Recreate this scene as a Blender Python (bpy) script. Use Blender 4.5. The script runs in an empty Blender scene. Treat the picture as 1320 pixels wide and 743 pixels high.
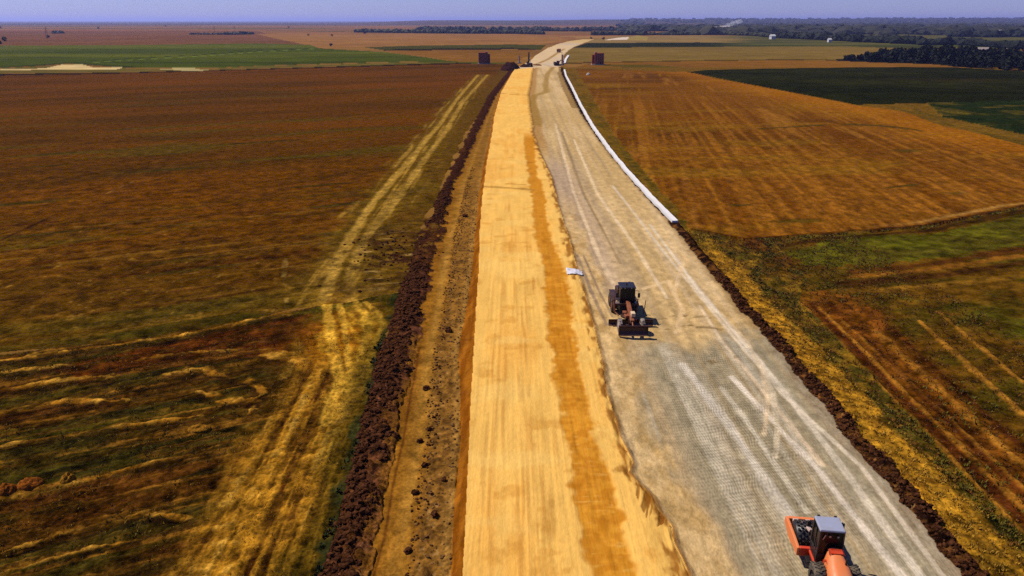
import bpy, math, random
import numpy as np
from mathutils import Vector, Matrix, Euler

R = math.radians
scene = bpy.context.scene

# ------------------------------------------------------------------ camera
CAM_H = 26.0
PITCH = R(20.1)
FPX = 942.0                       # focal length in pixels of the 1320 px wide photograph
cam_data = bpy.data.cameras.new('camera')
cam_data.sensor_width = 36.0
cam_data.lens = 36.0 * FPX / 1320.0
cam_data.clip_start = 0.5
cam_data.clip_end = 120000.0
cam = bpy.data.objects.new('camera', cam_data)
scene.collection.objects.link(cam)
cam.location = (0, 0, CAM_H)
cam.rotation_euler = (math.pi / 2 - PITCH, 0, 0)
scene.camera = cam

# ------------------------------------------------------------------ sky, sun, exposure
SUN_EL, SUN_AZ = R(54), R(-66)    # azimuth from +Y towards +X
world = bpy.data.worlds.new('World')
scene.world = world
world.use_nodes = True
wn, wl = world.node_tree.nodes, world.node_tree.links
wn.clear()
sky = wn.new('ShaderNodeTexSky')
sky.sky_type = 'NISHITA'
sky.sun_disc = False
sky.sun_elevation = SUN_EL
sky.sun_rotation = SUN_AZ
sky.altitude = 300
sky.air_density = 1.1
sky.dust_density = 0.1
sky.ozone_density = 6.0
tint = wn.new('ShaderNodeMixRGB'); tint.blend_type = 'MULTIPLY'; tint.inputs[0].default_value = 1.0
tint.inputs[2].default_value = (0.80, 0.84, 1.60, 1)
bg = wn.new('ShaderNodeBackground'); bg.inputs[1].default_value = 0.056
wo = wn.new('ShaderNodeOutputWorld')
wl.new(sky.outputs[0], tint.inputs[1]); wl.new(tint.outputs[0], bg.inputs[0]); wl.new(bg.outputs[0], wo.inputs[0])

sd = bpy.data.lights.new('sun', 'SUN')
sd.energy = 5.0
sd.angle = R(0.5)
sd.color = (1.0, 0.93, 0.82)
sun = bpy.data.objects.new('sun', sd)
scene.collection.objects.link(sun)
sv = Vector((math.sin(SUN_AZ) * math.cos(SUN_EL), math.cos(SUN_AZ) * math.cos(SUN_EL), math.sin(SUN_EL)))
sun.rotation_euler = sv.to_track_quat('Z', 'Y').to_euler()
sun.location = (0, 0, 80)

scene.view_settings.view_transform = 'Standard'
scene.view_settings.look = 'None'
scene.view_settings.exposure = 0.35
scene.view_settings.gamma = 1.0
scene.view_settings.use_curve_mapping = False
scene.render.engine = 'CYCLES'
scene.cycles.use_denoising = False
try:
    scene.cycles.denoiser = 'OPENIMAGEDENOISE'
except Exception:
    pass
scene.cycles.max_bounces = 4
scene.cycles.diffuse_bounces = 2
scene.cycles.volume_bounces = 0

# ------------------------------------------------------------------ helpers
KEXP = 1.75
def s2l(v):
    v = v / 255.0
    return v / 12.92 if v <= 0.04045 else ((v + 0.055) / 1.055) ** 2.4
def C(r, g, b):
    """albedo of a surface that looks (r,g,b) in full sun"""
    return np.array([s2l(r), s2l(g), s2l(b)]) / KEXP
def C4(r, g, b):
    c = C(r, g, b); return (float(c[0]), float(c[1]), float(c[2]), 1.0)

def G(px, py, z=0.0):
    """survey: world point on level z that the photograph shows at pixel px,py"""
    dx, dy = (px - 660.0) / FPX, (371.5 - py) / FPX
    c, s = math.cos(PITCH), math.sin(PITCH)
    d = (dx, c + dy * s, -s + dy * c)
    t = (z - CAM_H) / d[2]
    return d[0] * t, d[1] * t

def link(o):
    scene.collection.objects.link(o); return o
def tag(o, label=None, cat=None, group=None, kind=None):
    if label: o['label'] = label
    if cat: o['category'] = cat
    if group: o['group'] = group
    if kind: o['kind'] = kind
    return o
def thing(name, label, cat, loc=(0, 0, 0), rz=0.0, group=None):
    o = link(bpy.data.objects.new(name, None))
    o.empty_display_size = 0.3
    o.location = loc; o.rotation_euler = (0, 0, rz)
    return tag(o, label, cat, group)
def kids(o):
    return [c for c in o.children]
def dup(root, loc, rz, label=None, group=None, scale=None):
    r = link(root.copy()); r.location = loc; r.rotation_euler = (0, 0, rz)
    if scale: r.scale = scale
    if label: r['label'] = label
    if group: r['group'] = group
    for ch in kids(root):
        c = link(ch.copy()); c.parent = r
        for g in kids(ch):
            d = link(g.copy()); d.parent = c
    return r

# ------------------------------------------------------------------ materials
def nodemat(name):
    m = bpy.data.materials.new(name); m.use_nodes = True
    n = m.node_tree.nodes; l = m.node_tree.links
    return m, n, l, n['Principled BSDF']

def paint(name, rgb, rough=0.5, metal=0.0, dirt=0.35, dirt_rgb=(150, 120, 80), scale=2.2, spec=0.4):
    """painted / rubber / metal surface with dust patches and small roughness changes"""
    m, n, l, b = nodemat(name)
    tc = n.new('ShaderNodeTexCoord')
    n1 = n.new('ShaderNodeTexNoise'); n1.inputs['Scale'].default_value = scale; n1.inputs['Detail'].default_value = 6
    n1.inputs['Roughness'].default_value = 0.65
    l.new(tc.outputs['Object'], n1.inputs['Vector'])
    cr = n.new('ShaderNodeValToRGB'); cr.color_ramp.elements[0].position = 0.42; cr.color_ramp.elements[1].position = 0.72
    l.new(n1.outputs[0], cr.inputs[0])
    mul = n.new('ShaderNodeMath'); mul.operation = 'MULTIPLY'; mul.inputs[1].default_value = dirt
    l.new(cr.outputs[0], mul.inputs[0])
    mx = n.new('ShaderNodeMixRGB'); mx.inputs[1].default_value = C4(*rgb); mx.inputs[2].default_value = C4(*dirt_rgb)
    l.new(mul.outputs[0], mx.inputs[0]); l.new(mx.outputs[0], b.inputs['Base Color'])
    ra = n.new('ShaderNodeMapRange'); ra.inputs[3].default_value = rough; ra.inputs[4].default_value = min(1, rough + 0.4)
    l.new(mul.outputs[0], ra.inputs[0]); l.new(ra.outputs[0], b.inputs['Roughness'])
    b.inputs['Metallic'].default_value = metal
    b.inputs['Specular IOR Level'].default_value = spec
    return m

def ground_mat(name, fine=5.0, amp=0.5, bump=0.06, coarse=0.6, streak=None, pad=False, rough=0.95):
    """earth / crop surface: survey colour attribute broken up by procedural noise and bump"""
    m, n, l, b = nodemat(name)
    at = n.new('ShaderNodeAttribute'); at.attribute_name = 'albedo'
    geo = n.new('ShaderNodeNewGeometry')
    vec = geo.outputs['Position']
    mp = n.new('ShaderNodeMapping'); l.new(vec, mp.inputs['Vector'])
    if streak:
        mp.inputs['Rotation'].default_value = (0, 0, streak[0]); mp.inputs['Scale'].default_value = (streak[1], streak[2], 1)
    n1 = n.new('ShaderNodeTexNoise'); n1.inputs['Scale'].default_value = fine; n1.inputs['Detail'].default_value = 5
    n1.inputs['Roughness'].default_value = 0.7
    l.new(mp.outputs[0], n1.inputs['Vector'])
    n2 = n.new('ShaderNodeTexNoise'); n2.inputs['Scale'].default_value = coarse; n2.inputs['Detail'].default_value = 6
    n2.inputs['Roughness'].default_value = 0.65
    l.new(mp.outputs[0], n2.inputs['Vector'])
    add = n.new('ShaderNodeMath'); add.operation = 'ADD'
    l.new(n1.outputs[0], add.inputs[0]); l.new(n2.outputs[0], add.inputs[1])
    mr = n.new('ShaderNodeMapRange'); mr.inputs[1].default_value = 0.78; mr.inputs[2].default_value = 1.22
    mr.inputs[3].default_value = 1 - amp; mr.inputs[4].default_value = 1 + amp
    l.new(add.outputs[0], mr.inputs[0])
    fac = mr.outputs[0]
    height = add.outputs[0]
    if pad:
        pa = n.new('ShaderNodeAttribute'); pa.attribute_name = 'pad'
        sp = n.new('ShaderNodeSeparateXYZ')
        nd = n.new('ShaderNodeTexNoise'); nd.inputs['Scale'].default_value = 0.35; nd.inputs['Detail'].default_value = 2
        l.new(vec, nd.inputs['Vector'])
        l.new(vec, sp.inputs[0])
        def wave(ax, ay, warp):
            a = n.new('ShaderNodeMath'); a.operation = 'MULTIPLY'; a.inputs[1].default_value = ax; l.new(sp.outputs[0], a.inputs[0])
            c = n.new('ShaderNodeMath'); c.operation = 'MULTIPLY_ADD'; c.inputs[1].default_value = ay
            l.new(sp.outputs[1], c.inputs[0]); l.new(a.outputs[0], c.inputs[2])
            w = n.new('ShaderNodeMath'); w.operation = 'MULTIPLY_ADD'; w.inputs[1].default_value = warp
            l.new(nd.outputs[0], w.inputs[0]); l.new(c.outputs[0], w.inputs[2])
            s = n.new('ShaderNodeMath'); s.operation = 'SINE'; l.new(w.outputs[0], s.inputs[0])
            return s.outputs[0]
        w1 = wave(15.0, 11.0, 30.0); w2 = wave(19.0, -7.0, 24.0)
        pm = n.new('ShaderNodeMath'); pm.operation = 'MULTIPLY'; l.new(w1, pm.inputs[0]); l.new(w2, pm.inputs[1])
        pk = n.new('ShaderNodeMath'); pk.operation = 'MULTIPLY'; l.new(pm.outputs[0], pk.inputs[0]); l.new(pa.outputs['Fac'], pk.inputs[1])
        pc = n.new('ShaderNodeMath'); pc.operation = 'MULTIPLY_ADD'; pc.inputs[1].default_value = 0.19
        l.new(pk.outputs[0], pc.inputs[0]); l.new(fac, pc.inputs[2]); fac = pc.outputs[0]
        ph = n.new('ShaderNodeMath'); ph.operation = 'MULTIPLY_ADD'; ph.inputs[1].default_value = 0.40
        l.new(pk.outputs[0], ph.inputs[0]); l.new(height, ph.inputs[2]); height = ph.outputs[0]
    vm = n.new('ShaderNodeVectorMath'); vm.operation = 'SCALE'
    l.new(at.outputs['Color'], vm.inputs[0]); l.new(fac, vm.inputs['Scale'])
    l.new(vm.outputs[0], b.inputs['Base Color'])
    bp = n.new('ShaderNodeBump'); bp.inputs['Strength'].default_value = 0.8; bp.inputs['Distance'].default_value = bump
    l.new(height, bp.inputs['Height']); l.new(bp.outputs[0], b.inputs['Normal'])
    b.inputs['Roughness'].default_value = rough
    b.inputs['Specular IOR Level'].default_value = 0.0
    return m

def leaf_mat(name, rgb, rgb2):
    m, n, l, b = nodemat(name)
    geo = n.new('ShaderNodeNewGeometry')
    nz = n.new('ShaderNodeTexNoise'); nz.inputs['Scale'].default_value = 0.9; nz.inputs['Detail'].default_value = 4
    l.new(geo.outputs['Position'], nz.inputs['Vector'])
    ri = n.new('ShaderNodeMath'); ri.operation = 'ADD'
    l.new(nz.outputs[0], ri.inputs[0])
    rs = n.new('ShaderNodeMath'); rs.operation = 'MULTIPLY'; rs.inputs[1].default_value = 0.6
    l.new(geo.outputs['Random Per Island'], rs.inputs[0]); l.new(rs.outputs[0], ri.inputs[1])
    cr = n.new('ShaderNodeValToRGB'); cr.color_ramp.elements[0].position = 0.4; cr.color_ramp.elements[1].position = 1.1
    cr.color_ramp.elements[0].color = C4(*rgb); cr.color_ramp.elements[1].color = C4(*rgb2)
    l.new(ri.outputs[0], cr.inputs[0]); l.new(cr.outputs[0], b.inputs['Base Color'])
    b.inputs['Roughness'].default_value = 0.8; b.inputs['Specular IOR Level'].default_value = 0.15
    return m

# ------------------------------------------------------------------ numpy noise
def _h(ix, iy, seed):
    h = (ix.astype(np.int64) * 374761393 + iy.astype(np.int64) * 668265263 + seed * 1274126177) & 0xFFFFFFFF
    h = ((h ^ (h >> 13)) * 1103515245) & 0xFFFFFFFF
    h = ((h ^ (h >> 16)) * 2654435761) & 0xFFFFFFFF
    return ((h >> 8) & 0xFFFF).astype(np.float32) / 65535.0
def vn(x, y, seed=0):
    xi = np.floor(x); yi = np.floor(y)
    fx = (x - xi).astype(np.float32); fy = (y - yi).astype(np.float32)
    fx = fx * fx * (3 - 2 * fx); fy = fy * fy * (3 - 2 * fy)
    a = _h(xi, yi, seed); b = _h(xi + 1, yi, seed); c = _h(xi, yi + 1, seed); d = _h(xi + 1, yi + 1, seed)
    return a + (b - a) * fx + (c - a) * fy + (a - b - c + d) * fx * fy
def sstep(a, b, x):
    t = np.clip((x - a) / (b - a), 0, 1)
    return t * t * (3 - 2 * t)
# ------------------------------------------------------------------ terrain grid (finer near the road, coarser far off)
class Curve:
    """a line on the ground running away from the viewpoint: x as a function of y"""
    def __init__(self, pts):
        w = sorted([G(*p)[::-1] for p in pts])
        self.y = np.array([a for a, b in w]); self.x = np.array([b for a, b in w])
    def __call__(self, Y):
        x = np.interp(Y, self.y, self.x)
        s0 = (self.x[1] - self.x[0]) / (self.y[1] - self.y[0])
        s1 = (self.x[-1] - self.x[-2]) / (self.y[-1] - self.y[-2])
        x = np.where(Y < self.y[0], self.x[0] + (Y - self.y[0]) * s0, x)
        return np.where(Y > self.y[-1], self.x[-1] + (Y - self.y[-1]) * s1, x)
def poly(pts):
    return np.array([G(*p) for p in pts])
def inside(P, x, y):
    r = np.zeros(x.shape, bool); n = len(P)
    for i in range(n):
        x0, y0 = P[i]; x1, y1 = P[(i + 1) % n]
        if y0 == y1: continue
        c = ((y0 > y) != (y1 > y))
        r ^= c & (x < (x1 - x0) * (y - y0) / (y1 - y0) + x0)
    return r
def seg_dist(P, x, y):
    """distance to an open polyline and the fraction along it"""
    best = np.full(x.shape, 1e9); fr = np.zeros(x.shape); n = len(P) - 1
    for i in range(n):
        ax, ay = P[i]; bx, by = P[i + 1]; dx, dy = bx - ax, by - ay
        t = np.clip(((x - ax) * dx + (y - ay) * dy) / (dx * dx + dy * dy), 0, 1)
        d = np.hypot(x - ax - t * dx, y - ay - t * dy)
        m = d < best; best = np.where(m, d, best); fr = np.where(m, (i + t) / n, fr)
    return best, fr

_rows = np.concatenate([np.arange(1150, 780, -4.0), np.arange(780, 60, -0.9), np.arange(60, 27.45, -0.45)])
_th = PITCH + np.arctan((_rows - 371.5) / FPX)
ys = CAM_H / np.tan(_th)
ys = np.concatenate([ys, [40000.0, 60000.0, 90000.0]])
us = np.concatenate([-np.geomspace(3.0, 1.0, 26), np.arange(-0.985, 0.985, 0.00145), np.geomspace(1.0, 3.0, 26)])
NR, NC = len(ys), len(us)
X = (ys[:, None] * us[None, :]).ravel(); Y = np.repeat(ys, NC)
DY = np.repeat(np.gradient(ys), NC); DX = np.abs((ys[:, None] * np.gradient(us)[None, :]).ravel())
N = X.size
Z = np.zeros(N, np.float32); A = np.zeros((N, 3), np.float32); REG = np.zeros(N, np.int32); PAD = np.zeros(N, np.float32)

def fb(i, sx, sy, octv=4, seed=0, rot=0.0, gain=0.55):
    x, y, dx, dy = X[i], Y[i], DX[i], DY[i]
    if rot:
        c, s = math.cos(rot), math.sin(rot); x, y = x * c - y * s, x * s + y * c
    out = np.zeros(x.shape, np.float32); a = 1.0; tot = 0.0
    for o in range(octv):
        f = 2.0 ** o
        w = np.clip(np.minimum(sx / f / dx, sy / f / dy) * 0.8 - 0.5, 0, 1)
        out += a * w * (vn(x * f / sx + 17 * o, y * f / sy + 31 * o, seed + o) - 0.5); tot += a; a *= gain
    return out / tot * 2.4          # about -1..1
def grain(i, amp, s=3.0, seed=700, rot=0.0, stretch=1.0, zamp=0.0, octv=7):
    """clumps and tufts of every size the grid can hold"""
    g = fb(i, s * stretch, s, octv, seed, rot, 0.92) * 1.7
    A[i] *= np.clip(1 + amp * g, 0.15, 2.2)[:, None]
    if zamp: Z[i] += zamp * g
    return g
def lerp(a, b, t):
    return a + (b - a) * np.asarray(t)[..., None]
def put(i, col, t=None):
    if t is None: A[i] = col
    else: A[i] = lerp(A[i], np.asarray(col), np.clip(t, 0, 1))
def line_mask(i, pts, width, amp=0.3, seed=5, scale=2.0):
    """soft uneven line on the ground"""
    d, f = seg_dist(poly(pts), X[i], Y[i])
    n = fb(i, scale, scale, 3, seed)
    w = np.maximum(width, 0.6 * np.minimum(DY[i], 0.6)) * (1 + amp * n)
    return 1 - sstep(0.4, 1.1, d / np.maximum(w, 0.05)), f

# road lines (survey of the photograph)
OL = Curve([(596.7, 743), (601.5, 650), (606, 543), (611, 450), (617.5, 345), (618.6, 300), (621.5, 260), (627, 215), (635, 170), (637.5, 150), (646, 120), (660, 95), (665, 88)])
OR = Curve([(887, 743), (880, 726), (869, 705), (866, 682), (852, 665), (838, 640), (818, 622), (810, 613), (815.5, 600), (801, 570), (792.6, 543), (781, 510), (778, 480), (769.5, 440), (759, 400), (747, 360), (742, 343), (737, 320), (726.5, 290), (718.5, 260), (711.7, 230), (697, 200), (686.5, 170), (688, 165), (683.5, 140), (681.7, 122), (684.4, 110), (686.4, 95), (688, 88)])
BL = Curve([(760, 743), (753.6, 700), (743, 650), (736, 600), (724, 543), (716, 500), (710, 450), (704, 400), (700, 345), (689, 300), (685, 250), (680.8, 230), (676.7, 200), (674.5, 170)])
BR = Curve([(818, 743), (810, 700), (793, 650), (779, 600), (760, 543), (752, 500), (743, 450), (737, 400), (724, 345), (708, 300), (702, 250), (694, 230), (690, 200), (688.5, 170)])
GR = Curve([(1240, 743), (1190, 680), (1158.6, 640), (1124, 600), (1090, 560), (1059, 520), (1024, 480), (994, 440), (955, 400), (900, 332), (885, 315), (860, 282), (828, 248), (799, 214.6), (772.5, 181), (749, 147), (738, 125), (730.5, 110), (724, 95), (722, 86)])
WSL = Curve([(871, 287), (846, 262), (815, 229), (789, 198), (763, 162), (748, 135), (736, 110), (729.5, 98), (727, 88)])
DBL = Curve([(408, 743), (430, 680), (444, 620), (460, 560), (477, 500), (491, 440), (512, 385), (530, 335), (540, 300), (559, 268), (574, 231), (599, 181), (628, 124), (656, 90), (664, 82)])
DBR = Curve([(465, 743), (485, 680), (496, 620), (511, 560), (522, 500), (536, 440), (547, 385), (557, 330), (568, 292), (577, 262), (587, 231), (611, 181), (638, 124), (659, 95), (668, 82)])
EL = Curve([(580, 743), (584, 650), (593, 560), (594, 500), (590, 450), (600, 400), (608, 345), (612, 300), (616, 260), (622, 215), (632, 170), (635, 150), (644, 120), (658.5, 95), (664, 88)])

Y_END = G(665, 87)[1]           # the yellow carriageway stops at the crossing works
allv = np.arange(N)
wob = fb(allv, 3.0, 3.0, 4, 900)                 # shared edge jitter
wobs = wob * np.clip(Y / 60, 0.5, 1.6)

def region(mask, rid):
    REG[mask] = rid

# polygons that bound the fields
P_upper_left = poly([(-2600, 478), (0, 450), (222, 430), (383, 394), (440, 388), (520, 372), (540, 300), (600, 170), (668, 81.5), (600, 82), (500, 84.5), (330, 89.5), (165, 94), (0, 97), (-2600, 130)])
P_green_left = poly([(-2600, 68), (0, 59), (170, 58.2), (330, 56), (400, 58), (412, 62.5), (495, 67.3), (545, 73.5), (585, 79.5), (545, 79.5), (495, 80), (330, 85), (280, 87.6), (165, 87.6), (88, 82), (50, 85), (0, 87.6), (-2600, 106)])
P_lower_left = poly([(-2600, 478), (0, 450), (222, 430), (383, 394), (440, 388), (530, 372), (500, 430), (470, 560), (420, 743), (380, 1150), (-2600, 1150)])
P_right = poly([(742, 88), (890, 92.5), (920, 100), (965, 108), (1104, 134.5), (1162, 142), (1216, 161), (1263, 171), (1320, 186), (2600, 420), (2600, 80), (2600, 240), (1320, 264), (1200, 288), (1060, 300), (960, 306), (890, 293), (862, 262), (790, 175)])
P_right = poly([(742, 88), (890, 92.5), (920, 100), (965, 108), (1104, 134.5), (1162, 142), (1216, 161), (1263, 171), (1320, 186), (2100, 255), (1600, 235), (1320, 264), (1200, 288), (1060, 300), (960, 306), (893, 293), (862, 255), (798, 180)])
P_dark = poly([(886, 92.3), (900, 91), (1000, 89), (1065, 88), (1155, 87), (1230, 87.5), (1320, 92.6), (2600, 150), (2600, 190), (1320, 129), (1249, 130.5), (1195, 132), (1104, 134), (1030, 120), (965, 108), (920, 99)])
P_corn = poly([(1195, 132), (1249, 130.5), (1320, 129), (2100, 190), (2100, 252), (1320, 172), (1216, 150)])
P_low_right = poly([(1000, 313), (1060, 302), (1200, 290), (1320, 266), (1600, 236), (2100, 256), (2600, 420), (2600, 1150), (1800, 1150), (1320, 679), (1031, 383), (1035, 350)])
P_far_road = poly([(683.5, 79), (689.4, 72.4), (705, 62.6), (719, 56.9), (734.7, 52.9), (753.4, 50.6), (766, 50.6), (753.4, 55.4), (738.7, 60.9), (732.8, 65), (727, 71), (725, 80), (722, 86), (688, 88), (664, 90), (672, 84)])

side = X - 0.0
near = Y < Y_END
region(inside(P_green_left, X, Y), 2)
region(inside(P_upper_left, X + wobs * 0.4, Y), 1)
region(inside(P_lower_left, X + wobs * 0.6, Y + wobs), 3)
region(inside(P_right, X + wobs * 0.5, Y + wobs * 0.5), 11)
region(inside(P_dark, X, Y), 12)
region(inside(P_corn, X + wobs, Y), 15)
region(inside(P_low_right, X + wobs * 0.4, Y + wobs * 0.5), 13)
gx = GR(Y); lx = DBL(Y)
verge = near & (X > gx) & (~np.isin(REG, (11, 12, 13, 15))) & (X < gx + np.maximum(10, 0.6 * Y))
region(verge & (Y < G(0, 86)[1]), 10)
region(near & (X > 0.5 * (lx + DBR(Y))) & (X < gx), 5)
wobc = wob + 1.3 * fb(allv, 0.9, 1.3, 3, 905)
region(near & (X > lx + wobs * 0.45) & (X < DBR(Y) + wobc * 0.5 * np.clip(Y / 60, 0.6, 1.4)), 4)
region(near & (X > EL(Y) + wobs * 0.10) & (X < gx), 6)
region(near & (X > OL(Y) + wobs * 0.04) & (X < gx), 7)
region(near & (X > OR(Y) + wobs * 0.10) & (X < gx + 0.5), 8)
wobd = wob + 1.2 * fb(allv, 0.8, 1.1, 3, 907)
region(near & (X > gx + wobd * 0.22) & (X < gx + 1.35 + wobd * 0.5), 9)
region(inside(P_far_road, X, Y), 14)

# ---------------------------------------------------------------- relief and albedo, field by field
def sub(r):
    return np.nonzero(REG == r)[0]

# far plain
i = sub(0)
P = 371.5 - FPX * np.tan(PITCH - np.arctan(CAM_H / Y[i]))        # row of the survey (height bands of strip fields)
XP = 660 + FPX * X[i] / (Y[i] * math.cos(PITCH) + CAM_H * math.sin(PITCH))
put(i, C(136, 96, 40))
n1 = fb(i, 900, 160, 4, 40); n2 = fb(i, 300, 40, 4, 44)
A[i] *= (1 + 0.30 * n1 + 0.25 * n2)[:, None]
strips = np.floor(Y[i] / 190 + 1.5 * vn(X[i] / 1500, Y[i] / 2000, 3)) * 7 + np.floor(X[i] / 520 + 0.3 * np.floor(Y[i] / 190))
hsh = _h(strips, np.zeros_like(strips), 77)
left = X[i] < 40
for lo, hi, col in ((0.0, 0.16, (120, 88, 52)), (0.16, 0.34, (150, 100, 50)), (0.34, 0.44, (86, 84, 30)), (0.44, 0.6, (140, 84, 44)), (0.60, 0.68, (168, 126, 70)), (0.68, 0.75, (60, 66, 28))):
    put(i, C(*col), ((hsh >= lo) & (hsh < hi)) * 0.62 * (P < 56))
def band(poly_px, col, t=1.0):
    m = inside(poly(poly_px), X[i], Y[i] + 6 * n1)
    put(i, C(*col), m * t)
band([(-2600, 58), (-2600, 42), (0, 40), (330, 40), (410, 62), (330, 57), (0, 60)], (112, 70, 38), 0.75)
band([(330, 44), (660, 44), (720, 46), (735, 52), (690, 58), (545, 58), (470, 60.5), (412, 62)], (150, 104, 48))
band([(470, 60.6), (545, 58.5), (660, 57.2), (704, 58), (697, 64), (660, 62.6), (575, 63.2), (495, 64.6)], (70, 66, 12))
band([(495, 63.8), (575, 62.3), (660, 61.6), (690, 63), (690, 64), (660, 63.4), (575, 64.2), (495, 65.4)], (34, 26, 8))
band([(495, 66), (575, 64.3), (690, 64), (672, 76), (655, 82), (590, 80.5), (560, 74)], (132, 88, 26))
band([(440, 82), (585, 78.5), (655, 80.5), (668, 82), (600, 84), (440, 85)], (84, 80, 14))
band([(-2600, 150), (0, 95), (165, 93), (330, 88.5), (500, 83), (590, 80.4), (620, 82), (580, 82.6), (500, 84.8), (330, 90.5), (165, 95), (0, 98)], (40, 24, 6))
band([(-2600, 130), (0, 88), (60, 85), (165, 88), (280, 88), (330, 85.2), (545, 79.8), (585, 79.6), (590, 80.4), (500, 82.5), (330, 88), (165, 92.5), (0, 94.5)], (104, 88, 30))
band([(0, 88.6), (56, 87.8), (75, 83.6), (105, 83.2), (120, 86.5), (158, 87), (150, 89), (60, 89.4), (0, 90.4)], (216, 186, 122))
band([(196, 88.3), (230, 87.8), (250, 87.6), (262, 89.5), (276, 90.2), (240, 91.5), (226, 90)], (190, 172, 110), 0.8)
# right side
band([(740, 54), (800, 46.5), (900, 45.5), (1000, 47.5), (1080, 52), (1075, 57), (900, 54.6), (760, 55.5)], (140, 112, 58))
band([(757, 55.5), (900, 54.6), (1075, 57.2), (1075, 58.8), (900, 60.2), (738, 61.4), (742, 60)], (38, 42, 10))
band([(738, 61.4), (900, 60.2), (1075, 58.8), (1175, 62), (1180, 66), (1130, 72), (1065, 77), (900, 77.5), (760, 79), (726, 80), (730, 68)], (124, 98, 40))
band([(726, 80), (900, 77), (1065, 75.2), (1066, 76.6), (900, 78.4), (800, 80), (726, 82)], (84, 62, 12))
band([(760, 80.5), (900, 78.4), (1066, 77), (1230, 83), (1270, 88), (1230, 87.3), (1065, 87.8), (1000, 88.8), (900, 90.8), (886, 92), (790, 89), (742, 87)], (130, 86, 26))
band([(765, 83), (830, 82.4), (880, 86.4), (960, 88.2), (960, 89.2), (880, 89), (800, 86)], (88, 76, 12), 0.9)
band([(1230, 54), (1320, 53), (2600, 60), (2600, 82), (1320, 63), (1250, 61), (1200, 60), (1180, 58)], (74, 84, 22))
band([(1060, 58), (1180, 56), (1230, 60), (1180, 63)], (58, 58, 22))
band([(779.4, 51.6), (796, 48.6), (811, 47.6), (808.8, 51.2)], (226, 204, 178))
band([(809, 51.6), (811, 47.7), (822, 45.6), (836, 47.6), (834, 52)], (156, 132, 62))
band([(900, 36), (945, 37.5), (960, 39.5), (1010, 40.5), (1040, 42), (1040, 44), (960, 43.4), (920, 42), (850, 39)], (150, 136, 120), 0.9)
band([(1100, 43.5), (1230, 42), (1320, 42.4), (1320, 45.4), (1230, 44.6)], (110, 124, 80), 0.9)
band([(1062, 77), (1099, 79), (1155, 81), (1198, 82), (1218, 84), (1257, 87), (1320, 91.4), (1700, 108), (1700, 71), (1320, 73.5), (1250, 72), (1215, 70), (1140, 72.5), (1100, 74.5)], (22, 24, 10))
put(i, lerp(np.tile(C(66, 70, 28), (i.size, 1)), C(96, 92, 40), sstep(-.3, .4, n2)), sstep(.24, .32, X[i] / Y[i] + 0.05 * n1) * sstep(760, 900, Y[i]) * 0.9)
# wooded ground on the right horizon
w = sstep(0.05, 0.30, X[i] / Y[i] - 0.10 + 0.06 * n1) * sstep(1700, 2600, Y[i] + 500 * n2)
put(i, C(46, 50, 26), w * 0.92)
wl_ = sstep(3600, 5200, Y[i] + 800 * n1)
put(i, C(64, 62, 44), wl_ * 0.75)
# low wooded hills that stand at the horizon
prof = 0.62 + 0.3 * vn(X[i] / 2600 + 4.2, Y[i] / 9000, 8) + 0.14 * vn(X[i] / 700, Y[i] / 4000, 9)
hill = sstep(4200, 8200, Y[i]) * (1 - sstep(9500, 15000, Y[i]))
lr = sstep(-0.24, -0.09, X[i] / Y[i])
Z[i] = hill * (prof * 52 * lr * (0.72 + 0.28 * sstep(0.0, 0.2, X[i] / Y[i])))
Z[i] += hill * 5 * fb(i, 160, 160, 3, 12) * lr
# the land dips a little beyond the bend of the road, then rises
Z[i] += -0.3

# pale road beyond the crossing
i = sub(14)
put(i, C(222, 190, 140))
med, _ = line_mask(i, [(694, 82), (707, 76.5), (720, 67.5), (728, 63)], 1.8)
put(i, C(168, 126, 62), med * 0.9)
med, _ = line_mask(i, [(664, 91), (676, 86), (700, 83), (716, 88)], 1.2)
put(i, C(176, 134, 66), med * 0.5)
put(i, C(200, 180, 158), sstep(0.1, 0.7, fb(i, 14, 60, 3, 51)) * 0.7)
put(i, C(206, 170, 96), sstep(G(0, 60)[1], G(0, 53)[1], Y[i]) * 0.7)
Z[i] = 0.03

# upper left stubble field
i = sub(1)
ROW_L = R(-12)                      # drilling direction of the left field
base = lerp(np.tile(C(100, 58, 6), (i.size, 1)), C(80, 49, 6), sstep(-0.3, 0.5, fb(i, 60, 14, 4, 60, R(-25))))
put(i, base)
put(i, C(112, 62, 9), sstep(0.0, 0.6, fb(i, 90, 22, 3, 61, R(-25))) * 0.6 * sstep(110, 260, Y[i]))
put(i, C(84, 66, 12), sstep(0.1, 0.6, fb(i, 40, 5, 4, 62, R(-25))) * 0.75)
put(i, C(56, 50, 12), sstep(0.28, 0.7, fb(i, 22, 2.2, 4, 63, R(-25))) * 0.8)
put(i, C(62, 22, 6), sstep(0.30, 0.62, fb(i, 30, 1.1, 3, 64, R(-25))) * 0.75 * (1 - sstep(95, 150, Y[i])))
put(i, C(140, 96, 26), sstep(0.25, 0.7, fb(i, 18, 0.8, 4, 65, R(-25))) * 0.55)
put(i, C(158, 116, 46), sstep(0.42, 0.8, fb(i, 0.7, 0.7, 3, 66)) * 0.5)
put(i, C(100, 72, 16), (1 - sstep(50, 110, Y[i])) * 0.3)
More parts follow.
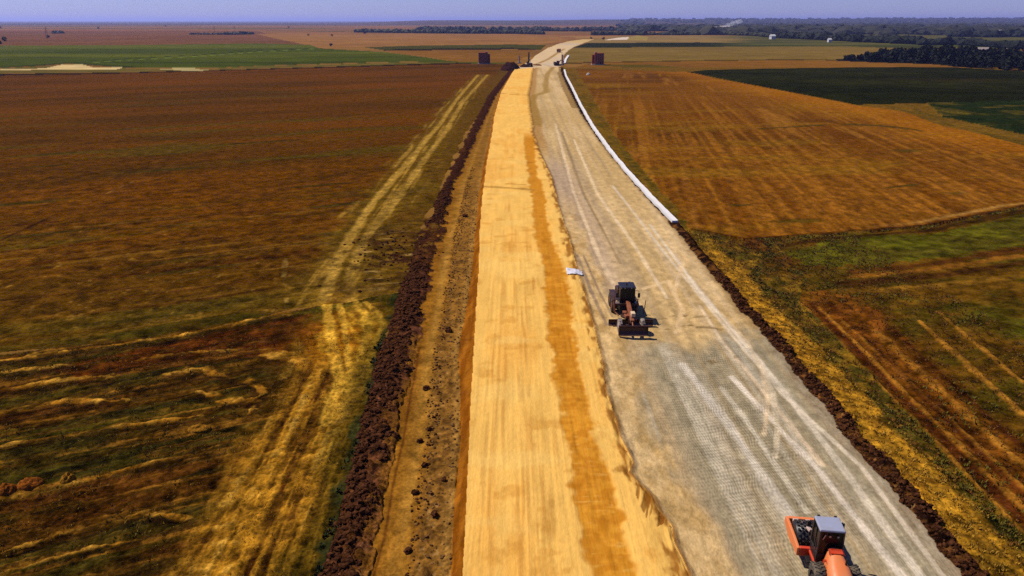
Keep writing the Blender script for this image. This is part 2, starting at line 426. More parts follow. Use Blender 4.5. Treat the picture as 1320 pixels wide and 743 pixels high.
for pts, w_, col, t_ in (
        ([(0, 289), (60, 284), (175, 272)], 0.35, (60, 20, 8), 0.8), ([(0, 307), (40, 288), (73, 273)], 0.35, (48, 26, 8), 0.8),
        ([(30, 329), (120, 320), (180, 315)], 0.35, (66, 22, 8), 0.8), ([(300, 184), (360, 180), (385, 178)], 0.8, (48, 34, 10), 0.8),
        ([(140, 219), (215, 214), (260, 207)], 0.8, (50, 40, 12), 0.75), ([(380, 153), (430, 149), (520, 143)], 1.4, (52, 44, 10), 0.8),
        ([(140, 166), (200, 163)], 1.4, (54, 48, 12), 0.7), ([(130, 250), (170, 232)], 0.3, (150, 110, 50), 0.5),
        ([(0, 383), (120, 372), (250, 362)], 0.35, (60, 30, 8), 0.6), ([(368, 330), (365, 352), (369, 385)], 0.3, (190, 150, 70), 0.5),
        ([(0, 448), (111, 438), (300, 406), (380, 390)], 1.6, (46, 46, 8), 0.7)):
    m, f = line_mask(i, pts, w_, 0.6, 70, 4.0)
    put(i, C(*col), m * t_ * sstep(-0.5, 0.3, fb(i, 6, 2, 3, 71)))
# beaten field track: two wheel lines in straw
RUT1 = [(616, 96), (588.6, 127), (568, 157), (541.5, 187.7), (511, 224.7), (477.6, 261.7), (447, 309), (427, 350), (420, 384)]
RUT2 = [(628, 96), (597, 130), (570, 174), (543.5, 208), (516.6, 248), (493, 278.5), (468, 309), (452, 350), (450, 384)]
CEN = [((a[0] + b[0]) / 2, (a[1] + b[1]) / 2) for a, b in zip(RUT1, RUT2)]
m, f = line_mask(i, CEN, 5.5, 0.5, 72, 6.0)
put(i, C(112, 84, 18), m * 0.65)
put(i, C(176, 132, 48), m * sstep(0.0, 0.5, fb(i, 0.7, 16, 4, 719)) * 0.75)
for rut in (RUT1, RUT2):
    m, f = line_mask(i, rut, 0.85, 0.5, 73, 3.0)
    put(i, C(190, 146, 58), m * (0.66 + 0.34 * fb(i, 0.8, 9, 4, 74)))
    Z[i] -= m * 0.06
gp1 = np.exp(-(((X[i] - G(456, 395)[0]) / 4.6) ** 2 + ((Y[i] - G(456, 395)[1]) / 6.5) ** 2) ** 1.5)
put(i, lerp(np.tile(C(140, 92, 18), (i.size, 1)), C(196, 146, 46), sstep(-0.3, 0.5, fb(i, 0.8, 3.5, 4, 113))), gp1 * 0.75)
# bare green-brown verge between track and soil bank, straw tangle near the heap
d_b = DBL(Y[i]) - X[i]
put(i, C(96, 70, 15), (1 - sstep(2, 9, d_b + 3 * fb(i, 5, 9, 3, 75))) * 0.7)
hp = np.exp(-((X[i] - G(505, 325)[0]) ** 2 / 36 + (Y[i] - G(505, 325)[1]) ** 2 / 150))
nn = fb(i, 2.2, 1.0, 4, 76, R(20))
put(i, C(46, 20, 14), hp * sstep(-0.1, 0.35, nn))
put(i, C(190, 150, 80), hp * sstep(0.25, 0.6, fb(i, 2.5, 0.6, 3, 77, R(-15))) * 0.7)
grain(i, 0.75, 1.2, 701, R(-25), 1.2, 0.03, 5)
Z[i] += -0.35 + 0.05 * fb(i, 3, 1.2, 4, 78, R(-25)) + 0.35 * hp * np.maximum(nn, -0.2) + 0.04 * fb(i, 0.5, 0.5, 3, 79)

# green crop field, left
i = sub(2)
put(i, lerp(np.tile(C(70, 78, 5), (i.size, 1)), C(94, 96, 14), sstep(-0.2, 0.6, fb(i, 300, 60, 4, 80))))
put(i, C(50, 58, 4), sstep(0.0, 0.7, fb(i, 120, 24, 3, 81)) * 0.7)
m, f = line_mask(i, [(120, 81), (175, 77.5), (250, 73.5), (330, 67.5), (412, 63)], 3.0, 0.3, 82, 20)
put(i, C(112, 124, 44), m * 0.8)
m, f = line_mask(i, [(120, 79), (175, 75.5), (250, 71.8), (330, 65.6), (412, 62)], 3.0, 0.3, 83, 20)
put(i, C(36, 44, 4), m * 0.8)
m, f = line_mask(i, [(0, 87), (50, 84.6), (88, 81.6), (165, 87)], 6.0, 0.3, 83, 20)
put(i, C(34, 44, 4), m * 0.7)
Z[i] = 0.15 + 0.15 * fb(i, 8, 8, 3, 84)

# lower left weedy field with straw windrows
i = sub(3)
n1 = fb(i, 14, 2.6, 4, 90, R(-26)); n2 = fb(i, 1.6, 0.7, 4, 91, R(-26)); n3 = fb(i, 24, 9, 3, 92, R(-26))
put(i, lerp(np.tile(C(76, 42, 7), (i.size, 1)), C(52, 48, 10), sstep(-0.3, 0.4, n1 + 0.3 * n2)))
put(i, C(92, 40, 8), sstep(0.1, 0.6, fb(i, 18, 2.0, 4, 93, R(-26))) * 0.75)
put(i, C(84, 82, 16), sstep(0.15, 0.65, fb(i, 12, 1.5, 4, 94, R(-26)) + 0.25 * n2) * 0.65)
put(i, C(30, 36, 12), sstep(0.25, 0.7, fb(i, 8, 1.0, 4, 95, R(-26)) + 0.3 * n2) * 0.8)
put(i, C(136, 84, 22), sstep(0.2, 0.7, fb(i, 9, 0.8, 4, 96, R(-26)) + 0.2 * n2) * 0.7)
put(i, lerp(np.tile(C(72, 45, 8), (i.size, 1)), C(56, 44, 9), sstep(-.3, .4, n3)), 0.5)
fl = fb(i, 22, 0.42, 4, 190, R(-24)); fl2 = fb(i, 14, 0.30, 3, 194, R(-27))
put(i, C(132, 86, 22), sstep(0.22, 0.6, fl + 0.25 * n2) * 0.7)
put(i, C(26, 20, 7), sstep(0.2, 0.6, fl2 + 0.2 * n2) * 0.7)
red = inside(poly([(60, 470), (250, 432), (400, 400), (430, 425), (380, 450), (240, 462), (110, 486)]), X[i] + 2 * n1, Y[i] + 2 * n1)
put(i, lerp(np.tile(C(96, 40, 7), (i.size, 1)), C(62, 24, 6), sstep(-0.3, 0.4, n2 + n1)), red * 0.55)
H3 = np.zeros(i.size)
WIND = (([(-60, 470), (0, 460), (111, 444), (222, 430), (305, 413), (389, 396)], .75), ([(-40, 480), (0, 477), (83, 466), (110, 466)], .6),
        ([(-40, 503), (0, 497), (61, 488), (128, 481), (140, 480)], .8), ([(-30, 533), (0, 528), (83, 513), (161, 511)], .8),
        ([(215, 478), (240, 473), (261, 471), (300, 482), (325, 489), (340, 503), (322, 512)], .7), ([(255, 500), (290, 512), (330, 512), (318, 530)], .7),
        ([(150, 462), (240, 450), (330, 446), (380, 450)], .5), ([(-40, 712), (0, 706), (83, 680), (140, 668), (183, 655), (239, 662)], .5), ([(-40, 745), (0, 735), (60, 717), (120, 700), (180, 690)], .35),
        ([(0, 570), (80, 556), (150, 545), (260, 530)], .3), ([(-20, 640), (60, 628), (160, 600), (280, 570)], .3),
        ([(340, 452), (385, 460), (440, 470)], .8))
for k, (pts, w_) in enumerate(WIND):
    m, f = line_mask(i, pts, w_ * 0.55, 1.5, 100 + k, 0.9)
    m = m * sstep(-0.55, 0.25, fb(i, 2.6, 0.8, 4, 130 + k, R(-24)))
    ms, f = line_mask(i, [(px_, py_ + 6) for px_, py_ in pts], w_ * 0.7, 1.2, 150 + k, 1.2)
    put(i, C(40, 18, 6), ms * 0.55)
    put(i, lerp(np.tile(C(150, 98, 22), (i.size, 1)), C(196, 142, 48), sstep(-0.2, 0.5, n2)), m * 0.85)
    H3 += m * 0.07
grain(i, 0.8, 0.9, 702, R(-26), 1.7, 0, 5)
# straw rows running beside the soil bank
edge = Curve([(389, 500), (340, 590), (300, 670), (267, 743)])
tt = X[i] - edge(Y[i])
mr = sstep(-3.5, 1.0, tt + 1.6 * fb(i, 3, 6, 4, 110)) * (1 - sstep(G(0, 475)[1], G(0, 440)[1], Y[i]))
rowp = fb(i, 0.8, 15, 4, 111, R(-2)) + 0.0; rowq = fb(i, 0.45, 3.5, 3, 112, R(-2))
put(i, lerp(np.tile(C(96, 60, 12), (i.size, 1)), C(172, 118, 28), sstep(-0.22, 0.30, rowp + 0.45 * rowq + 0.35 * n2)), mr * 0.9)
put(i, C(64, 30, 8), mr * sstep(0.2, 0.5, -rowp + 0.4 * n2) * 0.85)
put(i, C(204, 154, 58), mr * sstep(0.35, 0.7, rowp + 0.5 * n2) * 0.6)
H3 += mr * (0.14 * rowp + 0.06 * rowq)
SW = (([(420, 378), (423, 405), (428, 440), (436, 480), (420, 540)], .55), ([(452, 378), (470, 400), (474, 425), (462, 460), (450, 500)], .55), ([(470, 386), (488, 399), (494, 415), (480, 445), (470, 480)], .4), ([(436, 380), (444, 420), (450, 470), (440, 530)], .4))
def swaths(i):
    for k, (pts, w_) in enumerate(SW):
        m, f = line_mask(i, pts, w_, 0.5, 240 + k, 1.6)
        put(i, C(216, 162, 50), m * (0.65 + 0.4 * fb(i, 0.5, 2.2, 3, 250 + k)))
# golden trodden patch where the track meets this field
gp = np.exp(-(((X[i] - G(458, 428)[0]) / 4.4) ** 2 + ((Y[i] - G(458, 428)[1]) / 6.0) ** 2) ** 1.5)
put(i, lerp(np.tile(C(168, 104, 14), (i.size, 1)), C(226, 168, 44), sstep(-0.3, 0.5, fb(i, 1.2, 3.5, 4, 113, R(-25)))), gp * 0.85)
put(i, C(96, 40, 8), gp * sstep(0.2, 0.6, fb(i, 0.9, 2.2, 3, 114, R(-20))) * 0.8)
swaths(i)
dgreen = DBL(Y[i]) - X[i]
put(i, C(70, 58, 10), (1 - sstep(0.8, 3.2, dgreen + fb(i, 2, 3, 3, 115))) * 0.75)
put(i, C(34, 46, 22), (1 - sstep(0.0, 0.6, dgreen + 0.8 * fb(i, 1.2, 1.6, 3, 116))) * 0.7)
gg = grain(i, 0.55, 0.7, 712, 0, 1.0, 0, 4); 
Z[i] = -0.35 + 0.10 * n1 + 0.10 * n2 + 0.05 * gg + H3 + 0.05 * fb(i, 0.4, 0.4, 3, 117)

# dark soil bank, left
i = sub(4)
n1 = fb(i, 0.38, 0.34, 4, 120, 0, 0.7); n2 = fb(i, 1.6, 2.4, 3, 121)
put(i, lerp(np.tile(C(112, 66, 40), (i.size, 1)), C(40, 21, 12), sstep(-0.35, 0.35, n1)))
put(i, C(150, 98, 30), sstep(0.55, 1.0, np.clip((X[i] - DBL(Y[i])) / np.maximum(DBR(Y[i]) - DBL(Y[i]), .5), 0, 1.2) + 0.45 * fb(i, 0.9, 1.2, 4, 124)) * 0.7 * (Y[i] < 60))
grain(i, 0.35, 0.8, 703, 0, 1, 0, 5)
put(i, C(134, 86, 54), sstep(0.3, 0.75, fb(i, 0.4, 0.35, 3, 122)) * 0.6)
put(i, C(46, 22, 10), sstep(66, 90, Y[i]) * 0.7)
put(i, C(104, 62, 20), sstep(0.2, 0.6, fb(i, 1.5, 3.0, 3, 123)) * 0.45)
wdt = np.maximum(DBR(Y[i]) - DBL(Y[i]), 0.5); t = np.clip((X[i] - DBL(Y[i])) / wdt, 0, 1)
arch = np.sin(np.pi * np.clip(t, 0, 1)) ** 0.7
brk = sstep(G(0, 335)[1], G(0, 310)[1], Y[i]) * (1 - sstep(G(0, 285)[1], G(0, 266)[1], Y[i]))
put(i, lerp(np.tile(C(110, 76, 24), (i.size, 1)), C(64, 36, 18), sstep(-.2, .2, fb(i, .7, 1.2, 4, 128))), brk * sstep(-0.1, 0.25, fb(i, 0.9, 1.4, 4, 129)) * 0.85)
arch = arch * (1 - 0.6 * brk)
Z[i] = -0.45 + arch * (0.24 + 0.22 * n2) + 0.26 * np.maximum(n1, -0.4) * (0.4 + arch)

# tan working strip between soil bank and road
i = sub(5)
wdt = EL(Y[i]) - DBR(Y[i]); t = np.clip((X[i] - DBR(Y[i])) / np.maximum(wdt, 0.5), 0, 1)
put(i, lerp(np.tile(C(150, 98, 26), (i.size, 1)), C(128, 80, 20), sstep(-0.3, 0.5, fb(i, 2, 12, 4, 131))))
tr = np.exp(-((t - 0.34) / 0.12) ** 2)
put(i, C(186, 136, 54), tr * (0.55 + 0.35 * fb(i, 0.6, 9, 3, 132)))
put(i, C(84, 40, 14), np.exp(-((t - 0.10 - 0.02 * fb(i, 1, 8, 2, 133)) / 0.022) ** 2) * 0.7 * (Y[i] < G(0, 440)[1]))
cl = sstep(0.40, 0.58, t + 0.10 * fb(i, 1.5, 4, 3, 134))
n1 = fb(i, 0.4, 0.4, 4, 135); n2 = fb(i, 1.1, 2.0, 3, 136)
put(i, C(146, 104, 44), cl * 0.6)
put(i, C(84, 54, 24), cl * sstep(0.05, 0.45, n1 + 0.4 * n2) * 0.65)
put(i, C(190, 146, 84), cl * sstep(0.3, 0.7, -n1) * 0.5)
put(i, C(176, 130, 60), np.exp(-((t - 0.93) / 0.06) ** 2) * 0.5)
far_ = sstep(G(0, 330)[1], G(0, 180)[1], Y[i])
put(i, C(134, 92, 30), far_ * 0.4)
grain(i, 0.45, 0.8, 704, 0, 0.8, 0, 5)
Z[i] = -0.55 + cl * (0.14 * n1 + 0.10 * n2) + 0.04 * fb(i, 0.8, 0.8, 3, 137) - 0.06 * tr

# embankment face of the yellow road
i = sub(6)
put(i, lerp(np.tile(C(160, 96, 22), (i.size, 1)), C(130, 72, 12), sstep(-0.4, 0.4, fb(i, 0.4, 3, 4, 140))))
put(i, C(110, 62, 16), sstep(0.3, 0.7, fb(i, 0.8, 1.0, 3, 141)) * 0.5)
t = np.clip((X[i] - EL(Y[i])) / np.maximum(OL(Y[i]) - EL(Y[i]), 0.2), 0, 1)
Z[i] = -0.55 + 0.85 * t ** 1.15 + 0.05 * fb(i, 0.3, 0.6, 3, 142)

# yellow earth carriageway
i = sub(7)
w7 = OR(Y[i]) - OL(Y[i]); t = (X[i] - OL(Y[i])) / w7
n1 = fb(i, 4, 14, 4, 150); n2 = fb(i, 0.5, 26, 3, 151); n3 = fb(i, 0.22, 7, 3, 152)
put(i, C(253, 196, 96)); A[i] *= (1 + 0.06 * n1 + 0.05 * n2)[:, None]
put(i, C(240, 172, 72), sstep(-0.05, 0.6, n1 + 0.4 * n2) * 0.6)
put(i, C(196, 128, 50), sstep(0.18, 0.75, n3 + 0.5 * n2) * 0.45 * (t > 0.08) * (t < 0.62))
put(i, C(214, 148, 56), sstep(0.25, 0.6, fb(i, 1.8, 1.8, 4, 153)) * 0.5)
put(i, C(255, 206, 110), sstep(0.1, 0.6, fb(i, 6, 3, 3, 154)) * 0.5)
bj = 0.5 * fb(i, 1.0, 1.4, 3, 155)
wet = sstep(-0.25, 0.25, np.minimum(X[i] - BL(Y[i]), BR(Y[i]) - X[i]) + bj) * (1 - sstep(G(0, 182)[1], G(0, 170)[1], Y[i] + 6 * bj))
put(i, lerp(np.tile(C(204, 128, 26), (i.size, 1)), C(222, 148, 38), sstep(-0.3, 0.5, fb(i, 0.8, 0.4, 4, 156))), wet * 0.93)
put(i, C(238, 180, 84), wet * sstep(0.35, 0.75, fb(i, 0.7, 0.16, 3, 157)) * 0.6 * (1 - sstep(48, 80, Y[i])))
put(i, C(178, 108, 20), wet * sstep(0.25, 0.7, fb(i, 1.0, 2.2, 3, 158)) * 0.6)
for pts, w_ in (([(618, 243), (655, 245), (683, 247)], 0.7), ([(655, 240), (676, 241)], 0.6), ([(645, 122), (682, 124)], 1.2)):
    m, f = line_mask(i, pts, w_, 0.9, 160, 2.0)
    put(i, C(150, 100, 30), m * 0.6)
# small scratched patches from the rollers
for (cx, cy, sx_, sy_) in ((686, 368, 0.9, 3.2), (680, 520, .8, 2.5), (705, 690, 1.0, 1.0), (685, 575, .6, 1.0), (712, 655, .7, .5)):
    x0, y0 = G(cx, cy)
    m = np.exp(-(((X[i] - x0) / sx_) ** 2 + ((Y[i] - y0) / sy_) ** 2))
    put(i, C(168, 106, 30), m * sstep(-0.2, 0.4, fb(i, .25, 3, 3, 161)) * 0.4)
# ragged, undercut rim towards the gravel
rim = OR(Y[i]) - X[i]
wr = 1.0 + 0.9 * fb(i, 1.2, 3.2, 3, 162) + 0.7 * fb(i, 0.4, 0.6, 3, 168)
put(i, C(150, 88, 22), (1 - sstep(0.10, 0.55, rim - 0.40 * wr)) * sstep(-0.25, 0.25, fb(i, 0.35, 1.6, 4, 163)) * 0.85)
rills = inside(poly([(808, 616), (835, 640), (862, 676), (840, 690), (826, 660)]), X[i], Y[i])
put(i, C(140, 84, 24), rills * sstep(0.05, 0.35, fb(i, 0.2, 2.4, 3, 164, R(16))) * 0.8)
Z[i] = 0.34 - 0.15 * (1 - sstep(0.0, 0.40, rim + 0.15 * wr)) + 0.025 * n1 + 0.02 * fb(i, 0.5, 0.5, 3, 165) - 0.05 * wet + 0.03 * n3
Z[i] -= 0.07 * (1 - sstep(0.1, 0.9, rim)) * sstep(-0.2, 0.5, fb(i, 0.5, 2.0, 3, 166)) + 0.05 * rills * sstep(0.05, 0.35, fb(i, 0.2, 2.4, 3, 164, R(16)))

# grey gravel carriageway
i = sub(8)
w8 = GR(Y[i]) - OR(Y[i]); tl = X[i] - OR(Y[i]); t = tl / w8
nearg = 1 - sstep(G(0, 458)[1], G(0, 428)[1], Y[i] + 3 * fb(i, 3, 3, 4, 170) - 5 * (t - .5))
put(i, lerp(lerp(np.tile(C(204, 168, 108), (i.size, 1)), C(222, 186, 126), sstep(-.4, .5, fb(i, 5, 20, 3, 171))), C(164, 147, 112), nearg))
stk = fb(i, 0.7, 60, 4, 172); stk2 = fb(i, 1.6, 90, 3, 173)
put(i, C(176, 144, 92), sstep(0.0, 0.6, stk) * 0.6)
put(i, C(222, 190, 142), sstep(0.1, 0.6, -stk2 + 0.4 * stk) * 0.6 * (1 - 0.5 * nearg))
put(i, C(168, 144, 112), sstep(0.1, 0.6, stk2) * 0.5)
put(i, C(178, 152, 128), sstep(0.45, 0.2, t) * sstep(G(0, 420)[1], G(0, 340)[1], Y[i]) * (1 - sstep(G(0, 230)[1], G(0, 190)[1], Y[i])) * 0.6)
put(i, C(140, 126, 96), nearg * sstep(-0.1, 0.55, fb(i, 1.0, 30, 4, 174)) * 0.55)
put(i, C(202, 188, 158), nearg * sstep(0.1, 0.6, fb(i, 0.7, 45, 4, 175)) * 0.55)
# pale shoulder beside the yellow earth
lip = (1 - sstep(1.7, 3.2, tl + 0.9 * fb(i, 1.5, 5, 3, 176))) * (1 - sstep(G(0, 300)[1], G(0, 240)[1], Y[i]))
put(i, lerp(np.tile(C(222, 184, 122), (i.size, 1)), C(196, 156, 92), sstep(-0.3, 0.5, fb(i, 0.8, 2, 4, 177))), lip * 0.85)
put(i, C(150, 96, 36), (1 - sstep(0.0, 0.35, tl + 0.2 * fb(i, .6, 1.5, 3, 178))) * 0.8)
farl = sstep(G(0, 215)[1], G(0, 180)[1], Y[i]) * (1 - sstep(0.10, 0.2, t))
put(i, C(176, 126, 62), farl * 0.75)
md, _ = line_mask(i, [(714, 86), (706, 95), (703, 110), (704, 119), (690, 123), (686, 130), (692, 150), (694, 162)], 1.6, 0.5, 179, 6)
put(i, C(160, 122, 52), md * 0.75)
m_ = inside(poly([(720, 84), (725, 95), (745, 140), (737, 140), (724, 112), (719, 96)]), X[i], Y[i])
put(i, C(130, 94, 36), m_ * 0.7)
# wheel tracks
TRK = (([(1240, 790), (1162, 743), (1060, 612), (943, 486)], .34, (222, 204, 176)), ([(1187, 743), (1068, 579), (1006, 498), (900, 373), (838, 290)], .34, (222, 204, 172)),
       ([(1216, 743), (1110, 602), (1006, 505), (950, 440), (868, 340), (790, 240)], .26, (216, 196, 162)), ([(1100, 790), (1000, 640), (948, 560), (880, 470)], .55, (206, 192, 166)),
       ([(1060, 600), (1016, 545), (972, 490), (930, 440), (902, 395)], .3, (220, 190, 146)), ([(985, 560), (990, 520), (984, 480), (962, 440), (930, 405)], .3, (214, 184, 138)), ([(870, 375), (880, 340), (862, 310)], .35, (222, 186, 134)),
       ([(830, 372), (862, 362), (880, 400), (872, 430)], .4, (222, 184, 128)), ([(740, 180), (770, 250), (820, 320), (860, 385)], .35, (226, 196, 150)), ([(716, 160), (740, 250), (772, 330), (800, 385)], .4, (222, 190, 142)),
       ([(1040, 660), (960, 540), (930, 500)], .35, (200, 184, 152)), ([(1000, 590), (1002, 550), (996, 505), (976, 462)], .3, (212, 190, 150)), ([(724, 170), (752, 250), (800, 340)], .25, (150, 124, 88)), ([(744, 330), (760, 372), (782, 420)], .3, (140, 116, 96)), ([(752, 330), (770, 372), (790, 410)], .2, (150, 124, 98)))
for k, (pts, w_, col) in enumerate(TRK):
    m, f = line_mask(i, pts, w_ * 0.85, 0.4, 180 + k, 2.5)
    put(i, C(*[min(255, c_ + 14) for c_ in col]) if k not in (12, 13, 14) else C(*col), m * (0.74 + 0.22 * fb(i, 1, 14, 3, 200 + k)))
for k, pts in enumerate(([(846, 412), (880, 407), (914, 410)], [(850, 425), (890, 420), (930, 425)], [(900, 470), (950, 460), (980, 468)])):
    m, f = line_mask(i, pts, .35, 0.8, 215 + k, 1.2)
    put(i, C(118, 92, 54), m * sstep(-.2, .4, fb(i, .6, .6, 3, 219)) * 0.7)
grain(i, 0.22, 0.8, 710, 0, 0.7, 0, 4)
PAD[i] = nearg * sstep(2.4, 3.6, tl + 0.8 * fb(i, 1.5, 5, 3, 176)) * (0.55 + 0.6 * sstep(-0.4, 0.3, fb(i, 1.6, 14, 3, 220))) * (0.35 + 0.65 * (1 - sstep(0.62, 0.8, t + 0.1 * fb(i, 1.5, 20, 3, 221))))
put(i, C(120, 84, 40), (1 - sstep(0.0, 0.8, (GR(Y[i]) - X[i]) + 0.5 * fb(i, .8, 1.5, 3, 222))) * 0.5)
Z[i] = 0.02 * fb(i, 1, 8, 3, 223) + 0.03 * stk * (Y[i] < 150) + 0.15 * lip * (0.6 + 0.5 * fb(i, 1.0, 2.5, 3, 224)) + 0.17 * (1 - sstep(0, .45, tl + 0.12 * fb(i, .5, .8, 3, 225)))

# clod bank along the gravel, right
i = sub(9)
tl = X[i] - GR(Y[i]); n1 = fb(i, 0.55, 0.5, 4, 230); n2 = fb(i, 1.5, 3, 3, 231)
put(i, lerp(np.tile(C(112, 70, 30), (i.size, 1)), C(34, 18, 10), sstep(-0.45, 0.05, n1 + 0.4 * n2)))
put(i, C(150, 108, 60), sstep(0.35, 0.75, fb(i, 0.4, 0.4, 3, 232)) * 0.5)
put(i, C(150, 104, 26), sstep(1.4, 2.1, tl + 0.5 * n1) * 0.8)
Z[i] = -0.10 + 0.42 * np.exp(-((tl - 0.9) / 0.55) ** 2) * (0.8 + 0.6 * n2) + 0.34 * np.maximum(n1, -0.3) * np.exp(-((tl - 0.9) / 0.8) ** 2) - 0.25 * sstep(0, 2, tl)

grain(i, 0.7, 0.6, 705, 0, 1, 0, 4)
Z[i] = np.where(Y[i] > G(0, 290)[1], np.minimum(Z[i], -0.12), Z[i])
# weedy verge, right
i = sub(10)
tl = X[i] - GR(Y[i]); n1 = fb(i, 0.9, 1.6, 4, 240); n2 = fb(i, 3, 6, 3, 241); n3 = fb(i, 0.4, 0.4, 3, 242)
put(i, lerp(np.tile(C(116, 86, 20), (i.size, 1)), C(76, 64, 16), sstep(-0.2, 0.4, n1 + 0.4 * n2)))
put(i, C(132, 96, 24), sstep(0.1, 0.6, -n1 + 0.5 * n3) * 0.7)
yel = sstep(0.9, 1.4, tl + 0.4 * n1) * (1 - sstep(3.6, 4.6, tl + 0.7 * n1 + 0.5 * n2)) * (1 - sstep(G(0, 340)[1], G(0, 300)[1], Y[i]))
put(i, lerp(np.tile(C(196, 138, 34), (i.size, 1)), C(132, 86, 18), sstep(-0.35, 0.4, n3 + 0.4 * n1)), yel * (0.72 + 0.3 * n2))
put(i, C(60, 34, 10), sstep(0.3, 0.7, fb(i, 2.2, 2.2, 4, 243)) * 0.6 * (1 - yel))
put(i, C(38, 42, 14), sstep(0.25, 0.6, fb(i, 1.6, 1.6, 4, 244)) * 0.7 * (1 - yel))
put(i, lerp(np.tile(C(84, 42, 12), (i.size, 1)), C(44, 24, 8), sstep(-.3, .4, n3 + n1)), sstep(G(0, 372)[1], G(0, 318)[1], Y[i]) * sstep(3.8, 5.5, tl) * sstep(-0.35, 0.25, fb(i, 3.5, 4.5, 4, 246)) * 0.85)
farv = sstep(G(0, 300)[1], G(0, 240)[1], Y[i])
put(i, C(122, 88, 22), farv * 0.75)
put(i, C(66, 60, 16), farv * sstep(0.0, 0.5, fb(i, 2, 8, 3, 245)) * 0.5)
grain(i, 0.8, 1.0, 706, 0, 1, 0.03, 5)
Z[i] = -0.35 + 0.12 * n1 + 0.10 * n2 + 0.06 * n3 - 0.15 * np.exp(-((tl - 6) / 2) ** 2)

# right stubble field with drill rows
i = sub(11)
ROW_R = R(8)
n1 = fb(i, 40, 30, 4, 250); rows = fb(i, 0.95, 60, 3, 251, ROW_R); n3 = fb(i, 0.8, 3.0, 4, 252, ROW_R)
put(i, lerp(np.tile(C(122, 74, 15), (i.size, 1)), C(94, 56, 10), sstep(-0.3, 0.5, n1)))
put(i, C(156, 98, 26), sstep(-0.1, 0.6, rows + 0.3 * n3) * 0.6 * (1 - sstep(220, 330, Y[i])))
put(i, C(104, 56, 6), sstep(0.1, 0.6, -rows + 0.3 * n3) * 0.6 * (1 - sstep(220, 330, Y[i])))
put(i, C(164, 108, 36), sstep(0.25, 0.7, fb(i, 4.2, 40, 4, 253, ROW_R)) * 0.5)
put(i, C(140, 98, 20), sstep(0.0, 0.6, fb(i, 25, 8, 3, 254, R(-6))) * 0.5)
put(i, C(70, 60, 14), sstep(0.48, 0.8, fb(i, 16, 4, 4, 255, R(-4))) * 0.7)
put(i, C(176, 106, 12), (1 - sstep(1, 26, seg_dist(poly([(890, 93), (965, 109), (1104, 136), (1216, 163), (1320, 188)]), X[i], Y[i])[0])) * 0.5)
for pts, w_ in (([(1090, 159), (1130, 160), (1185, 167)], 2.2), ([(980, 165), (1060, 160)], 1.5), ([(945, 262), (962, 262)], .8), ([(1145, 240), (1180, 236)], .7)):
    m, f = line_mask(i, pts, w_, 0.9, 256, 3)
    put(i, C(60, 54, 16), m * 0.75)
ed = seg_dist(poly([(893, 296), (960, 309), (1060, 303), (1200, 291), (1320, 267), (1600, 238)]), X[i], Y[i])[0]
put(i, C(64, 34, 10), (1 - sstep(0.6, 2.2, ed + fb(i, 1.5, 1.5, 3, 257))) * 0.85)
put(i, C(176, 130, 60), np.exp(-((ed - 2.6) / .5) ** 2) * sstep(G(1100, 300)[0], G(1250, 280)[0], X[i]) * 0.7)
grain(i, 0.6, 1.6, 707, R(8), 0.7, 0, 5)
Z[i] = -0.3 + 0.05 * rows * (Y[i] < 220) + 0.05 * n3 + 0.35 * np.exp(-(ed / 1.2) ** 2) + 0.03 * fb(i, .5, .5, 3, 258)

# dark row crop, right
i = sub(12)
put(i, lerp(np.tile(C(31, 33, 7), (i.size, 1)), C(42, 42, 10), sstep(-0.3, 0.5, fb(i, 90, 30, 4, 260))))
put(i, C(20, 22, 5), sstep(0.1, 0.6, fb(i, 60, 14, 4, 261)) * 0.6)
put(i, C(48, 36, 12), sstep(0.2, 0.7, fb(i, 100, 12, 3, 262)) * 0.5)
dd = seg_dist(np.vstack([P_dark, P_dark[:1]]), X[i], Y[i])[0]
grain(i, 0.3, 12, 708, R(-10), 2.0)
Z[i] = -0.3 + 1.1 * sstep(0.0, 9.0, dd) + 0.25 * fb(i, 4, 4, 3, 263)

# bumpy green row crop beside it
i = sub(15)
n1 = fb(i, 3, 3, 4, 270)
put(i, lerp(np.tile(C(34, 44, 14), (i.size, 1)), C(92, 78, 22), sstep(0.0, 0.6, fb(i, 9, 5, 3, 271))))
put(i, C(24, 34, 12), sstep(-0.1, 0.5, n1) * 0.6)
Z[i] = -0.2 + 0.9 * np.maximum(n1, 0)

# lower right ploughed ground
i = sub(13)
n1 = fb(i, 7, 3, 4, 280, R(-20)); n2 = fb(i, 0.8, 0.8, 4, 281); rowp = fb(i, 1.5, 40, 3, 282, R(1.4)); rq = fb(i, 0.5, 5, 3, 283, R(1.4))
put(i, lerp(np.tile(C(98, 66, 12), (i.size, 1)), C(74, 58, 10), sstep(-0.3, 0.4, n1)))
put(i, C(70, 76, 12), sstep(0.1, 0.6, fb(i, 10, 6, 4, 284)) * 0.55)
